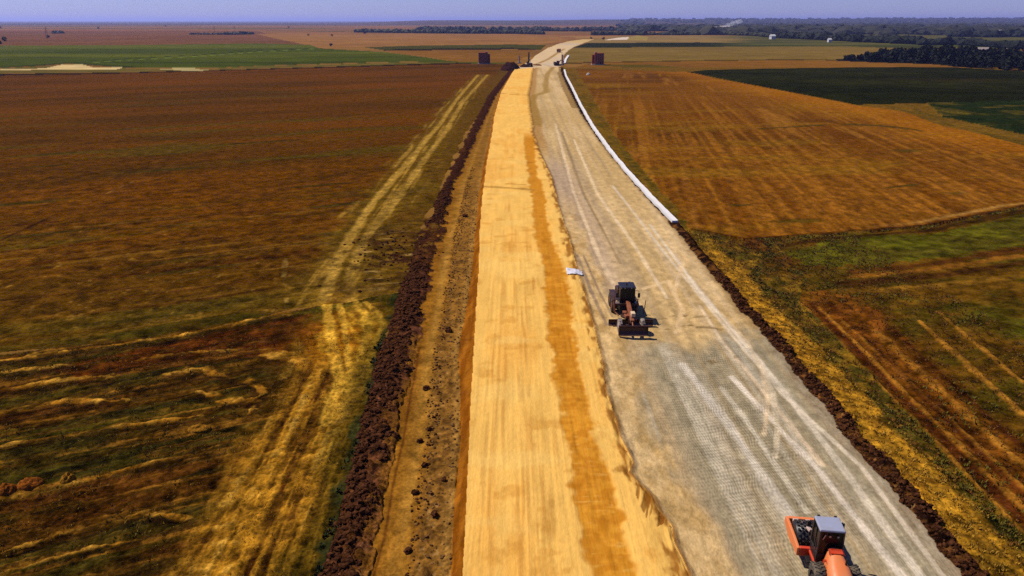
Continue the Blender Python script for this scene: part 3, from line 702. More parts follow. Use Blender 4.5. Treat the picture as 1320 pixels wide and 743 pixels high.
# rows parallel to the road
le = Curve([(1031, 383), (1320, 679)]); re_ = Curve([(1130, 395), (1320, 570)])
mr = sstep(-0.8, 0.6, X[i] - le(Y[i]) + 0.4 * n2) * (1 - sstep(-1.5, 1.5, X[i] - re_(Y[i]) + 0.8 * n1)) * (1 - sstep(G(0, 395)[1], G(0, 372)[1], Y[i] + 2 * n1))
put(i, lerp(np.tile(C(112, 62, 12), (i.size, 1)), C(84, 42, 10), sstep(-0.3, 0.4, rowp + .3 * rq)), mr * 0.85)
for pts, w_ in (([(1033, 388), (1320, 684)], .35), ([(1056, 392), (1320, 648)], .28), ([(1130, 423), (1320, 592)], .45), ([(1187, 411), (1320, 529)], .4), ([(1088, 410), (1320, 622)], .25), ([(1210, 398), (1320, 488)], .3)):
    m, f = line_mask(i, pts, w_, 0.7, 285, 2)
    put(i, C(168, 112, 34), m * (0.6 + 0.35 * fb(i, .8, 2, 3, 286)))
    Z[i] += 0.08 * m
for pts, w_ in (([(1046, 388), (1320, 664)], .4), ([(1070, 388), (1320, 632)], .3), ([(1150, 420), (1320, 572)], .3)):
    m, f = line_mask(i, pts, w_, 0.6, 287, 2)
    put(i, C(72, 32, 10), m * 0.75)
red = inside(poly([(1028, 376), (1075, 368), (1130, 395), (1180, 430), (1120, 440), (1050, 400)]), X[i] + n1, Y[i] + n1)
put(i, C(142, 80, 20), red * sstep(-0.2, 0.5, fb(i, 1.2, 2, 4, 288)) * 0.7)
# fresh green strip and the dark plough lines under it
gm = inside(poly([(1008, 323), (1060, 310), (1130, 306), (1200, 298), (1320, 277), (1700, 230), (1700, 262), (1320, 313), (1200, 329), (1100, 340), (1040, 338)]), X[i] + 1.5 * n2, Y[i] + 2.0 * n2)
put(i, lerp(np.tile(C(88, 84, 14), (i.size, 1)), C(76, 66, 14), sstep(-0.3, 0.5, n1 + .5 * n2)), gm * 0.9)
for pts, w_, col in (([(1100, 347), (1200, 337), (1320, 318), (1700, 262)], 1.0, (78, 40, 10)), ([(1088, 362), (1200, 352), (1320, 336), (1700, 284)], 0.9, (66, 36, 10)), ([(1100, 353), (1200, 343), (1320, 326)], 0.7, (134, 84, 22)), ([(1080, 372), (1200, 366), (1320, 352)], 0.9, (128, 88, 22)), ([(1000, 316), (1060, 305), (1200, 294), (1320, 270), (1600, 240)], 0.9, (58, 34, 10))):
    m, f = line_mask(i, pts, w_, 0.6, 289, 3)
    put(i, C(*col), m * 0.8)
grain(i, 0.85, 1.2, 709, R(-20), 1.4, 0.03, 5)
Z[i] += -0.35 + 0.08 * n1 + 0.06 * n2 + mr * 0.10 * rowp

A *= 1.0
np.clip(A, 0.0005, 0.85, out=A)
# ------------------------------------------------------------------ cut the relief into its pieces
vid = np.arange(N).reshape(NR, NC)
quads = np.stack([vid[:-1, :-1].ravel(), vid[:-1, 1:].ravel(), vid[1:, 1:].ravel(), vid[1:, :-1].ravel()], 1)
qreg = REG[quads[:, 0]]
XYZ = np.stack([X, Y, Z], 1).astype(np.float32)
def grid_object(name, rid, mat, label, cat, kind='structure'):
    q = quads[qreg == rid]
    if not len(q): return None
    used, inv = np.unique(q, return_inverse=True)
    inv = inv.reshape(-1, 4)
    me = bpy.data.meshes.new(name)
    me.vertices.add(len(used)); me.vertices.foreach_set('co', XYZ[used].ravel())
    me.loops.add(inv.size); me.loops.foreach_set('vertex_index', inv.ravel().astype(np.int32))
    me.polygons.add(len(inv)); me.polygons.foreach_set('loop_start', (np.arange(len(inv)) * 4).astype(np.int32))
    me.polygons.foreach_set('use_smooth', np.ones(len(inv), bool))
    me.update(calc_edges=True)
    at = me.attributes.new('albedo', 'FLOAT_COLOR', 'POINT')
    at.data.foreach_set('color', np.concatenate([A[used], np.ones((len(used), 1), np.float32)], 1).astype(np.float32).ravel())
    if rid == 8:
        pa = me.attributes.new('pad', 'FLOAT', 'POINT'); pa.data.foreach_set('value', PAD[used])
    me.materials.append(mat)
    o = link(bpy.data.objects.new(name, me))
    return tag(o, label, cat, None, kind)

grid_object('plain', 0, ground_mat('far_fields', 0.05, 0.22, 0.0, 0.008), 'far flat plain of tan, brown and green strip fields rising to low hills', 'plain')
grid_object('stubble_field', 1, ground_mat('brown_stubble', 3.2, 0.50, 0.10, 0.9), 'dark brown stubble field left of the road', 'field')
grid_object('green_field', 2, ground_mat('green_crop', 0.8, 0.25, 0.05, 0.05), 'long green crop field on the left below the horizon', 'field')
grid_object('weedy_field', 3, ground_mat('weeds_straw', 4.0, 0.60, 0.12, 0.7), 'dark weedy field with pale straw windrows at lower left', 'field')
grid_object('soil_bank', 4, ground_mat('dark_soil', 5.0, 0.60, 0.14, 1.2), 'long bank of dark tumbled topsoil left of the road', 'bank')
grid_object('dirt_track', 5, ground_mat('tan_earth', 5.0, 0.40, 0.07, 0.8), 'tan dirt working strip with clods beside the yellow road', 'track')
grid_object('embankment', 6, ground_mat('damp_earth', 5.0, 0.30, 0.06, 0.8), 'narrow dark orange side slope of the yellow earth road', 'slope')
grid_object('dirt_road', 7, ground_mat('yellow_earth', 6.0, 0.13, 0.03, 0.5, (0, 1.6, 0.35)), 'broad yellow earth carriageway with a darker damp band', 'road')
grid_object('gravel_road', 8, ground_mat('grey_gravel', 7.0, 0.26, 0.035, 0.9, (R(-1), 1.3, 0.6), pad=True), 'grey gravel carriageway printed by rollers and wheel tracks', 'road')
grid_object('clod_bank', 9, ground_mat('clods', 5.0, 0.55, 0.12, 1.2), 'low dark bank of clods along right edge of the gravel', 'bank')
grid_object('verge', 10, ground_mat('verge', 4.5, 0.55, 0.12, 0.8), 'weedy yellow and green verge right of the gravel road', 'verge')
grid_object('stubble_field', 11, ground_mat('golden_stubble', 3.0, 0.42, 0.09, 0.8, (R(8), 1.2, 0.7)), 'golden brown stubble field with drill rows right of the road', 'field')
grid_object('crop_field', 12, ground_mat('dark_crop', 0.9, 0.45, 0.3, 0.1), 'very dark green row crop field at upper right', 'field')
grid_object('ploughed_field', 13, ground_mat('ploughed', 4.0, 0.50, 0.10, 0.6), 'brown ploughed field with rows and green strip at lower right', 'field')
grid_object('gravel_road', 14, ground_mat('pale_gravel', 0.8, 0.15, 0.02, 0.1), 'pale unfinished road curving away right beyond the crossing works', 'road')
grid_object('crop_field', 15, ground_mat('bushy_crop', 1.2, 0.55, 0.3, 0.3), 'bushy dark green crop strip right of the golden stubble', 'field')

# a single sheet under everything that reaches the horizon
me = bpy.data.meshes.new('ground')
S = 95000.0
me.from_pydata([(-S, -S, -3.0), (S, -S, -3.0), (S, S, -3.0), (-S, S, -3.0)], [], [(0, 1, 2, 3)])
at = me.attributes.new('albedo', 'FLOAT_COLOR', 'POINT'); at.data.foreach_set('color', list(C4(112, 78, 24)) * 4)
me.materials.append(ground_mat('base_earth', 0.5, 0.4, 0.0, 0.02))
tag(link(bpy.data.objects.new('ground', me)), 'wide brown earth plain', 'ground', None, 'structure')
# ------------------------------------------------------------------ mesh builder for machines and small things
def height_at(x, y):
    """relief height at a world point"""
    r = int(np.clip(np.searchsorted(ys, y) - 1, 0, NR - 2)); u = x / ys[r]
    c = int(np.clip(np.searchsorted(us, u) - 1, 0, NC - 2))
    return float(Z[r * NC + c])
def put_at(px, py, z=None):
    x, y = G(px, py)
    return (x, y, height_at(x, y) if z is None else z)

class MB:
    def __init__(self):
        self.v = []; self.f = []; self.s = []
    def add(self, vs, fs, smooth=False):
        k = len(self.v); self.v += [tuple(p) for p in vs]
        for f in fs:
            self.f.append([a + k for a in f]); self.s.append(smooth)
        return self
    def box(self, c, s, rot=None, taper=None):
        hx, hy, hz = s[0] / 2, s[1] / 2, s[2] / 2
        tx, ty = taper if taper else (1, 1)
        P = [(-hx, -hy, -hz), (hx, -hy, -hz), (hx, hy, -hz), (-hx, hy, -hz), (-hx * tx, -hy * ty, hz), (hx * tx, -hy * ty, hz), (hx * tx, hy * ty, hz), (-hx * tx, hy * ty, hz)]
        M = Euler(rot).to_matrix() if rot else Matrix.Identity(3)
        P = [M @ Vector(p) + Vector(c) for p in P]
        return self.add(P, [(3, 2, 1, 0), (4, 5, 6, 7), (0, 1, 5, 4), (1, 2, 6, 5), (2, 3, 7, 6), (3, 0, 4, 7)])
    def prism(self, prof, x0, x1):
        """closed (y,z) outline pushed from x0 to x1"""
        n = len(prof)
        vs = [(x0, y, z) for y, z in prof] + [(x1, y, z) for y, z in prof]
        fs = [tuple(range(n)), tuple(range(2 * n - 1, n - 1, -1))]
        fs += [(i, i + n, (i + 1) % n + n, (i + 1) % n) for i in range(n)]
        return self.add(vs, fs)
    def tube(self, p0, p1, r0, r1=None, n=12, cap=True):
        r1 = r0 if r1 is None else r1
        a, b = Vector(p0), Vector(p1); d = (b - a).normalized()
        e = d.orthogonal().normalized(); g = d.cross(e)
        vs = []
        for c, r in ((a, r0), (b, r1)):
            for k in range(n):
                t = 2 * math.pi * k / n; vs.append(c + e * (r * math.cos(t)) + g * (r * math.sin(t)))
        self.add(vs, [(k, (k + 1) % n, (k + 1) % n + n, k + n) for k in range(n)], True)
        if cap:
            self.add(vs[:n], [tuple(range(n - 1, -1, -1))]); self.add(vs[n:], [tuple(range(n))])
        return self
    def lathe(self, axis_c, prof, n=28):
        """profile of (x offset, radius) turned round the X axis through axis_c"""
        cx, cy, cz = axis_c; m = len(prof); vs = []
        for x, r in prof:
            for k in range(n):
                t = 2 * math.pi * k / n; vs.append((cx + x, cy + r * math.cos(t), cz + r * math.sin(t)))
        fs = [(j * n + k, j * n + (k + 1) % n, (j + 1) * n + (k + 1) % n, (j + 1) * n + k) for j in range(m - 1) for k in range(n)]
        return self.add(vs, fs, True)
    def path(self, pts, r, n=8):
        for a, b in zip(pts[:-1], pts[1:]): self.tube(a, b, r, n=n)
        return self
    def build(self, name, mat, parent=None, bevel=0.0):
        me = bpy.data.meshes.new(name); me.from_pydata(self.v, [], self.f)
        me.polygons.foreach_set('use_smooth', self.s)
        me.materials.append(mat); me.update()
        o = link(bpy.data.objects.new(name, me))
        if parent: o.parent = parent
        if bevel:
            b = o.modifiers.new('bevel', 'BEVEL'); b.width = bevel; b.segments = 2; b.limit_method = 'ANGLE'; b.angle_limit = R(40)
        return o

rnd = random.Random(7); nr = np.random.default_rng(11)

def blob(c, r, squash=(1, 1, 1), jit=0.25, rng=rnd, sub=1):
    """rough lump: jittered icosahedron"""
    t = (1 + 5 ** 0.5) / 2
    V = [(-1, t, 0), (1, t, 0), (-1, -t, 0), (1, -t, 0), (0, -1, t), (0, 1, t), (0, -1, -t), (0, 1, -t), (t, 0, -1), (t, 0, 1), (-t, 0, -1), (-t, 0, 1)]
    F = [(0, 11, 5), (0, 5, 1), (0, 1, 7), (0, 7, 10), (0, 10, 11), (1, 5, 9), (5, 11, 4), (11, 10, 2), (10, 7, 6), (7, 1, 8), (3, 9, 4), (3, 4, 2), (3, 2, 6), (3, 6, 8), (3, 8, 9), (4, 9, 5), (2, 4, 11), (6, 2, 10), (8, 6, 7), (9, 8, 1)]
    V = [Vector(v).normalized() for v in V]
    for _ in range(sub - 1):
        mid = {}; NF = []
        def mp(a, b):
            k = (min(a, b), max(a, b))
            if k not in mid:
                V.append(((V[a] + V[b]) / 2).normalized()); mid[k] = len(V) - 1
            return mid[k]
        for a, b, d in F:
            x, y, z = mp(a, b), mp(b, d), mp(d, a); NF += [(a, x, z), (b, y, x), (d, z, y), (x, y, z)]
        F = NF
    out = []
    for v in V:
        k = r * (1 + jit * rng.uniform(-1, 1))
        out.append((c[0] + v.x * k * squash[0], c[1] + v.y * k * squash[1], c[2] + v.z * k * squash[2]))
    return out, F

# ------------------------------------------------------------------ materials of the objects
M_ORANGE = paint('orange_paint', (255, 138, 70), 0.46, dirt=0.55, dirt_rgb=(200, 150, 100))
M_RED = paint('red_orange_paint', (226, 66, 22), 0.45, dirt=0.3)
M_BLACK = paint('black_paint', (26, 24, 26), 0.45, dirt=0.25, dirt_rgb=(90, 70, 50))
M_GLASS = paint('dark_glass', (10, 11, 14), 0.22, dirt=0.06, dirt_rgb=(50, 46, 40), spec=0.25)
M_ROOF = paint('pale_roof', (168, 172, 192), 0.45, dirt=0.45, dirt_rgb=(150, 140, 130))
M_STEEL = paint('worn_steel', (90, 86, 84), 0.4, 0.6, dirt=0.5, dirt_rgb=(150, 124, 90))
M_PAD = paint('polished_pads', (190, 186, 184), 0.3, 0.7, dirt=0.4, dirt_rgb=(150, 124, 90))
M_DRUMPAD = paint('dark_drum_pads', (72, 66, 62), 0.5, 0.4, dirt=0.35, dirt_rgb=(140, 120, 96), scale=4)
M_FIT = paint('pale_fittings', (232, 200, 180), 0.5, 0.1, dirt=0.4)
M_TYRE = paint('dusty_rubber', (52, 46, 40), 0.9, dirt=0.85, dirt_rgb=(158, 136, 104), scale=3)
M_DKTYRE = paint('dark_rubber', (40, 34, 30), 0.9, dirt=0.5, dirt_rgb=(140, 112, 80), scale=3)
M_PALETYRE = paint('pale_dusty_rubber', (120, 104, 90), 0.9, dirt=0.9, dirt_rgb=(226, 206, 186), scale=2)
M_RIM = paint('dusty_rim', (222, 200, 180), 0.6, dirt=0.5, dirt_rgb=(176, 146, 108))
M_MAROON = paint('dark_blade_steel', (62, 26, 18), 0.5, dirt=0.3, dirt_rgb=(110, 70, 40))
M_EDGE = paint('worn_cutting_edge', (190, 160, 140), 0.35, 0.6, dirt=0.3)
M_AMBER = paint('yellow_orange_paint', (150, 76, 32), 0.55, dirt=0.4, dirt_rgb=(170, 120, 70))
M_CREAM = paint('cream_paint', (244, 214, 168), 0.5, dirt=0.3)
M_DKBROWN = paint('dark_machine_paint', (58, 30, 20), 0.5, dirt=0.35, dirt_rgb=(120, 80, 46))
M_WHITE = paint('white_concrete', (246, 240, 232), 0.8, dirt=0.35, dirt_rgb=(206, 188, 160), scale=0.35)
M_SHEET = paint('white_plastic', (246, 240, 240), 0.35, dirt=0.2, dirt_rgb=(220, 190, 160), scale=1.5)
M_ABUT = paint('brown_formwork', (168, 78, 42), 0.9, dirt=0.5, dirt_rgb=(100, 46, 28), scale=0.4, spec=0.1)
M_RIB = paint('formwork_rib', (200, 140, 116), 0.8, dirt=0.4, dirt_rgb=(70, 40, 28), scale=0.5)
M_CONC = paint('pale_concrete', (196, 176, 160), 0.85, dirt=0.4, dirt_rgb=(140, 118, 96), scale=0.5)
M_WALL = paint('white_wall', (236, 232, 228), 0.9, dirt=0.25, dirt_rgb=(190, 176, 160), scale=0.3)
M_TILE = paint('roof_tile', (140, 84, 66), 0.9, dirt=0.3, scale=0.4)
M_GALV = paint('grey_lattice', (110, 104, 104), 0.6, 0.3, dirt=0.2)

# ------------------------------------------------------------------ soil compactor
def build_roller():
    t = thing('road_roller', 'orange padfoot road roller with pale cab roof on the gravel at bottom right', 'roller', (15.35, 29.49, 0.0), R(-7))
    # drum with rows of pads
    dc = (0.06, 1.86, 0.78)
    d = MB().lathe(dc, [(-0.94, 0.0), (-0.94, 0.62), (-0.92, 0.68), (0.92, 0.68), (0.94, 0.62), (0.94, 0.0)], 40).build('drum', M_BLACK, t)
    p = MB()
    for k in range(11):
        for j in range(18):
            a = 2 * math.pi * (j + 0.5 * (k % 2)) / 18; x = dc[0] - 0.80 + 0.16 * k
            p.box((x, dc[1] + 0.725 * math.cos(a), dc[2] + 0.725 * math.sin(a)), (0.11, 0.12, 0.10), (a - math.pi / 2, 0, 0), (0.75, 0.75))
    p.build('drum_pads', M_DRUMPAD, d)
    # yoke round the drum
    f = MB()
    for s in (-1, 1):
        x = dc[0] + s * 1.05
        f.prism([(0.42, 0.62), (0.42, 1.10), (1.2, 1.13), (2.75, 1.10), (3.06, 1.02), (3.06, 0.66), (2.75, 0.60), (2.15, 0.46), (1.6, 0.46), (1.1, 0.60)], x - 0.07, x + 0.07)
    f.box((dc[0], 2.98, 0.86), (1.95, 0.20, 0.34))
    f.build('drum_frame', M_ORANGE, t, 0.03)
    MB().box((dc[0], 0.50, 0.86), (1.95, 0.20, 0.50)).build('rear_crossbeam', M_RED, t, 0.03)
    MB().box((dc[0], 1.02, 0.62), (1.9, 0.10, 0.08)).build('scraper', M_STEEL, t)
    s_ = MB().box((dc[0], 2.72, 0.66), (1.9, 0.10, 0.08))
    for k in range(19): s_.box((dc[0] - 0.86 + 0.096 * k, 2.68, 0.60), (0.035, 0.2, 0.07))
    s_.build('scraper', M_STEEL, t)
    for s in (-1, 1):
        MB().lathe((dc[0] + s * 0.955, 1.86, 0.78), [(-0.03, 0.30), (0.03, 0.30), (0.035, 0.22), (0.035, 0.0)], 20).build('drum_hub', M_STEEL, t)
    for p_, q_, r_ in (((-0.55, 2.55, 1.12), (-0.55, 1.3, 1.40), 0.05), ((-0.2, 2.7, 1.08), (-0.2, 1.2, 1.42), 0.04), ((0.3, 2.6, 1.1), (0.3, 1.1, 1.40), 0.04), ((-0.8, 2.2, 1.18), (0.5, 2.2, 1.18), 0.045)):
        MB().tube(p_, q_, r_).build('hydraulic_hose', M_BLACK, t)
    for m_ in (MB().box((-0.62, 2.55, 1.06), (0.30, 0.30, 0.24)), MB().box((0.02, 2.62, 1.04), (0.26, 0.24, 0.2)), MB().tube((-0.3, 2.4, 1.0), (-0.3, 2.4, 1.26), 0.09),
               MB().box((-0.70, 1.9, 1.12), (0.16, 0.42, 0.2), (0, 0, .2)), MB().box((-0.52, 2.2, 1.3), (0.2, 0.16, 0.14), (0.3, 0, .6)), MB().box((-0.25, 1.5, 1.45), (0.22, 0.3, 0.14), (0, .3, .4)), MB().tube((-0.75, 2.3, 1.1), (-0.35, 2.0, 1.5), 0.05)):
        m_.build('drum_fitting', M_FIT, t, 0.02)
    # articulation joint and rear chassis
    MB().box((0.12, 0.20, 0.72), (0.5, 0.5, 0.5)).tube((0.12, 0.1, 0.4), (0.12, 0.1, 1.05), 0.13).build('joint', M_BLACK, t, 0.02)
    MB().box((0.24, -1.2, 0.72), (1.0, 2.7, 0.40)).box((0.18, 0.02, 0.98), (1.35, 1.25, 0.16)).build('chassis', M_RED, t, 0.03)
    # cab
    cx, cy = 0.16, 0.05
    b = MB().box((cx, cy, 1.30), (1.18, 1.10, 0.50)).build('cab', M_BLACK, t, 0.03)
    MB().box((cx, cy, 2.20), (1.13, 1.03, 1.30), None, (0.95, 0.93)).build('window', M_GLASS, b, 0.02)
    for sx in (-1, 1):
        for sy in (-1, 1):
            MB().tube((cx + sx * 0.58, cy + sy * 0.54, 1.5), (cx + sx * 0.555, cy + sy * 0.505, 2.87), 0.045, n=8).build('cab_pillar', M_STEEL, b)
        MB().tube((cx + sx * 0.58, cy, 1.5), (cx + sx * 0.56, cy, 2.87), 0.025, n=6).build('cab_pillar', M_STEEL, b)
    MB().box((cx, cy, 2.92), (1.22, 1.14, 0.10), None, (0.94, 0.94)).build('cab_roof', M_ROOF, t, 0.03)
    for x in (-0.38, 0.42):
        l_ = MB().box((cx + x, cy + 0.58, 2.92), (0.13, 0.12, 0.13)).build('work_lamp', M_BLACK, t, 0.015)
        MB().tube((cx + x, cy + 0.635, 2.92), (cx + x, cy + 0.65, 2.92), 0.05).build('lamp_glass', M_PAD, l_)
    for x in (-0.1, 0.28):
        MB().tube((cx + x, cy - 0.53, 2.62), (cx + x, cy - 0.58, 2.62), 0.055).build('rear_lamp', M_PAD, t)
    MB().box((cx - 0.36, cy - 0.545, 2.55), (0.05, 0.03, 0.3), (0, 0.35, 0)).build('wiper', M_PAD, t)
    mr = MB().path([(cx + 0.56, cy + 0.50, 2.55), (cx + 0.82, cy + 0.62, 2.62), (cx + 0.82, cy + 0.62, 2.5)], 0.018, 6).build('mirror_arm', M_BLACK, t)
    MB().box((cx + 0.84, cy + 0.62, 2.40), (0.20, 0.06, 0.34)).build('mirror', M_BLACK, mr, 0.015)
    ml = MB().path([(cx - 0.56, cy + 0.50, 2.55), (cx - 0.74, cy + 0.62, 2.62), (cx - 0.74, cy + 0.62, 2.5)], 0.018, 6).build('mirror_arm', M_BLACK, t)
    MB().box((cx - 0.75, cy + 0.62, 2.40), (0.18, 0.06, 0.32)).build('mirror', M_BLACK, ml, 0.015)
    # engine hood, sloping to the rear, with a red grille panel on its front slope
    hx = 0.34; vs = []; rings = [(-0.50, 0.86, 0.62, 1.00, 2.02), (-0.66, 0.94, 0.66, 1.00, 2.06), (-1.05, 1.06, 0.74, 1.00, 2.00), (-1.55, 1.22, 0.98, 0.98, 1.86), (-2.15, 1.24, 1.02, 0.96, 1.70), (-2.62, 1.20, 0.94, 0.92, 1.52), (-2.74, 1.05, 0.8, 0.9, 1.35)]
    for y, wb, wt, z0, z1 in rings:
        for sx, sz in ((-.5, 0), (-.5, .45), (-.47, .78), (-.36, .95), (-.18, 1), (.18, 1), (.36, .95), (.47, .78), (.5, .45), (.5, 0)):
            w = wb + (wt - wb) * sz; vs.append((hx + sx * w, y, z0 + (z1 - z0) * sz))
    n = 10; fs = [(j * n + k, j * n + k + 1, (j + 1) * n + k + 1, (j + 1) * n + k) for j in range(len(rings) - 1) for k in range(n - 1)]
    fs += [tuple(range(n - 1, -1, -1)), tuple(range((len(rings) - 1) * n, len(rings) * n))]
    hood = MB().add(vs, [tuple(reversed(f_)) for f_ in fs], True).build('engine_hood', M_ORANGE, t)
    g = MB()
    for k in range(9):
        y = -0.72 - 0.036 * k; zz = 2.075 - 0.004 * k * (1 + k * 0.12)
        g.box((hx, y, zz), (0.50 + 0.010 * k, 0.018, 0.03)).box((hx - 0.295 - .004 * k, y, zz - 0.03), (0.1, 0.018, 0.03), (0, -0.5, 0)).box((hx + 0.295 + .004 * k, y, zz - 0.03), (0.1, 0.018, 0.03), (0, 0.5, 0))
    g.box((hx, -0.86, 2.058), (0.56, 0.32, 0.02), (0.07, 0, 0))
    g.build('grille', M_RED, hood)
    MB().tube((hx + 0.28, -1.5, 1.8), (hx + 0.28, -1.5, 2.15), 0.05).build('exhaust_pipe', M_BLACK, t)
    for s in (-1, 1):
        f_ = MB().prism([(-1.9, 1.40), (-1.75, 1.58), (-0.95, 1.62), (-0.55, 1.30), (-0.5, 1.05), (-0.58, 1.05), (-0.98, 1.55), (-1.72, 1.52), (-1.85, 1.38)], hx + s * 0.42, hx + s * (0.46 if s < 0 else 0.5))
        f_.build('fender', M_RED, t)
    # two lugged rear tyres
    for s in (-1, 1):
        c = (hx + s * 0.80, -1.30, 0.74)
        w = MB().lathe(c, [(-0.27, 0.40), (-0.29, 0.58), (-0.25, 0.70), (-0.15, 0.735), (0.15, 0.735), (0.25, 0.70), (0.29, 0.58), (0.27, 0.40)], 36)
        for k in range(22):
            for q in (-1, 1):
                a = 2 * math.pi * (k + 0.5 * (q > 0)) / 22
                w.box((c[0] + q * 0.12, c[1] + 0.745 * math.cos(a), c[2] + 0.745 * math.sin(a)), (0.26, 0.07, 0.06), (a - math.pi / 2, 0, 0.45 * q))
        wh = w.build('rear_wheel', M_TYRE, t)
        MB().lathe(c, [(-0.16, 0.0), (-0.18, 0.16), (-0.10, 0.30), (-0.24, 0.41), (0.24, 0.41), (0.10, 0.30), (0.18, 0.16), (0.16, 0.0)], 24).build('rim', M_STEEL, wh)
    st = MB()
    for z in (0.45, 0.75): st.box((cx - 0.72, cy, z), (0.26, 0.5, 0.04))
    st.box((cx - 0.6, cy - 0.25, 0.7), (0.04, 0.04, 0.6)).box((cx - 0.6, cy + 0.25, 0.7), (0.04, 0.04, 0.6))
    st.build('step', M_BLACK, t)
    MB().path([(cx - 0.62, cy - 0.52, 1.1), (cx - 0.68, cy - 0.5, 1.7), (cx - 0.66, cy - 0.4, 2.4)], 0.018, 6).build('handrail', M_STEEL, t)
build_roller()

# ------------------------------------------------------------------ motor grader, its front blade towards us
def build_grader():
    t = thing('motor_grader', 'dark motor grader with wide front blade standing mid gravel facing the camera', 'grader', (10.55, 63.2, 0.02), math.pi)
    # front blade (bulldozer blade) and its arms; local +y is forward
    fb_ = MB().prism([(4.86, 0.24), (4.92, 0.30), (4.78, 0.62), (4.82, 0.95), (4.94, 1.14), (4.86, 1.16), (4.72, 0.95), (4.68, 0.62), (4.74, 0.26)], -1.24, 1.24)
    fb_.box((-1.25, 4.80, 0.68), (0.05, 0.30, 0.92)).box((1.25, 4.80, 0.68), (0.05, 0.30, 0.92))
    bl = fb_.build('front_blade', M_MAROON, t)
    MB().box((0, 4.92, 0.25), (2.5, 0.06, 0.12)).build('cutting_edge', M_EDGE, bl)
    ar = MB().box((-0.42, 4.40, 0.66), (0.12, 0.75, 0.16)).box((0.42, 4.40, 0.66), (0.12, 0.75, 0.16)).tube((0, 4.1, 1.15), (0, 4.72, 0.9), 0.06).tube((-0.3, 4.1, 0.9), (-0.3, 4.72, 0.5), 0.05)
    ar.build('lift_arm', M_AMBER, t)
    # front axle
    MB().box((0, 3.62, 0.62), (1.7, 0.22, 0.24)).box((0, 3.62, 0.95), (0.5, 0.3, 0.6)).build('front_axle', M_DKBROWN, t, 0.02)
    def wheel(x, y, r, w, name, tyre, rimmat=M_RIM):
        c = (x, y, r)
        h = w / 2
        m = MB().lathe(c, [(-h * 0.85, r * 0.56), (-h, r * 0.8), (-h * 0.85, r * 0.95), (-h * 0.5, r), (h * 0.5, r), (h * 0.85, r * 0.95), (h, r * 0.8), (h * 0.85, r * 0.56)], 28)
        for k in range(18):
            a = 2 * math.pi * k / 18
            m.box((c[0], c[1] + r * math.cos(a), c[2] + r * math.sin(a)), (w * 0.8, 0.07, 0.05), (a - math.pi / 2, 0, 0.35 * (1 if k % 2 else -1)))
        o = m.build(name, tyre, t)
        MB().lathe(c, [(-h * 0.5, 0), (-h * 0.5, r * 0.3), (-h * 0.75, r * 0.57), (h * 0.75, r * 0.57), (h * 0.5, r * 0.3), (h * 0.5, 0)], 24).build('rim', rimmat, o)
    for s in (-1, 1): wheel(s * 1.0, 3.62, 0.64, 0.36, 'front_wheel', M_PALETYRE)
    # long neck rising from the front axle to the cab
    MB().prism([(4.05, 1.0), (4.10, 1.32), (3.2, 1.62), (1.4, 2.02), (0.75, 2.0), (0.75, 1.5), (1.5, 1.58), (3.1, 1.2), (3.5, 0.98)], -0.17, 0.17).build('neck', M_AMBER, t, 0.03)
    MB().box((-0.12, 3.45, 1.66), (0.36, 0.62, 0.34)).build('valve_box', M_CREAM, t, 0.03)
    MB().box((0.36, 3.1, 1.36), (0.42, 0.7, 0.26), (0, 0, 0.2)).box((0.5, 2.7, 1.5), (0.36, 0.5, 0.22), (0, 0, -0.2)).build('hydraulic_block', M_AMBER, t, 0.03)
    MB().tube((0.15, 3.3, 1.5), (0.45, 2.2, 0.9), 0.05).tube((-0.2, 3.3, 1.5), (-0.45, 2.2, 0.9), 0.05).tube((-0.1, 3.6, 1.2), (-0.5, 3.2, 1.0), 0.05).build('hydraulic_cylinder', M_RED, t)
    # circle, drawbar, mouldboard
    MB().tube((0, 1.9, 0.82), (0, 1.9, 0.94), 0.72, n=28).prism([(3.6, 0.88), (3.6, 1.0), (1.9, 1.02), (1.9, 0.88)], -0.12, 0.12).build('blade_circle', M_DKBROWN, t)
    mb = MB().prism([(2.30, 0.06), (2.36, 0.08), (2.18, 0.30), (2.20, 0.52), (2.34, 0.68), (2.28, 0.70), (2.12, 0.52), (2.10, 0.30)], -2.2, 1.82).build('mouldboard', M_MAROON, t)
    MB().box((-0.19, 2.36, 0.10), (4.0, 0.04, 0.12)).build('cutting_edge', M_EDGE, mb)
    # blade lift rams standing beside the neck
    for s in (-1, 1):
        x = s * 1.0 + 0.2
        c = MB().tube((x, 1.5, 1.1), (x + s * 0.06, 1.25, 2.05), 0.085).tube((x + s * 0.06, 1.25, 2.05), (x + s * 0.1, 1.2, 2.5 if s > 0 else 2.25), 0.045)
        c.path([(x, 1.5, 1.1), (x - s * 0.3, 1.9, 0.9)], 0.06)
        c.build('lift_ram', M_AMBER if s > 0 else M_DKBROWN, t)
    MB().box((0, 1.28, 1.72), (2.0, 0.16, 0.2)).build('ram_saddle', M_DKBROWN, t, 0.02)
    # cab
    b = MB().box((0, 0.15, 1.35), (1.40, 1.5, 0.75)).box((0, 0.86, 1.72), (1.2, 0.12, 0.12)).build('cab', M_BLACK, t, 0.03)
    MB().box((0, 0.15, 2.42), (1.30, 1.40, 1.42), None, (0.96, 0.92)).build('window', M_GLASS, b, 0.02)
    for sx in (-1, 1):
        for sy in (-1, 1): MB().tube((sx * 0.66, 0.15 + sy * 0.71, 1.7), (sx * 0.63, 0.15 + sy * 0.66, 3.12), 0.05, n=8).build('cab_pillar', M_BLACK, b)
        MB().tube((sx * 0.2, 0.87, 1.7), (sx * 0.2, 0.82, 3.12), 0.03, n=6).build('cab_pillar', M_BLACK, b)
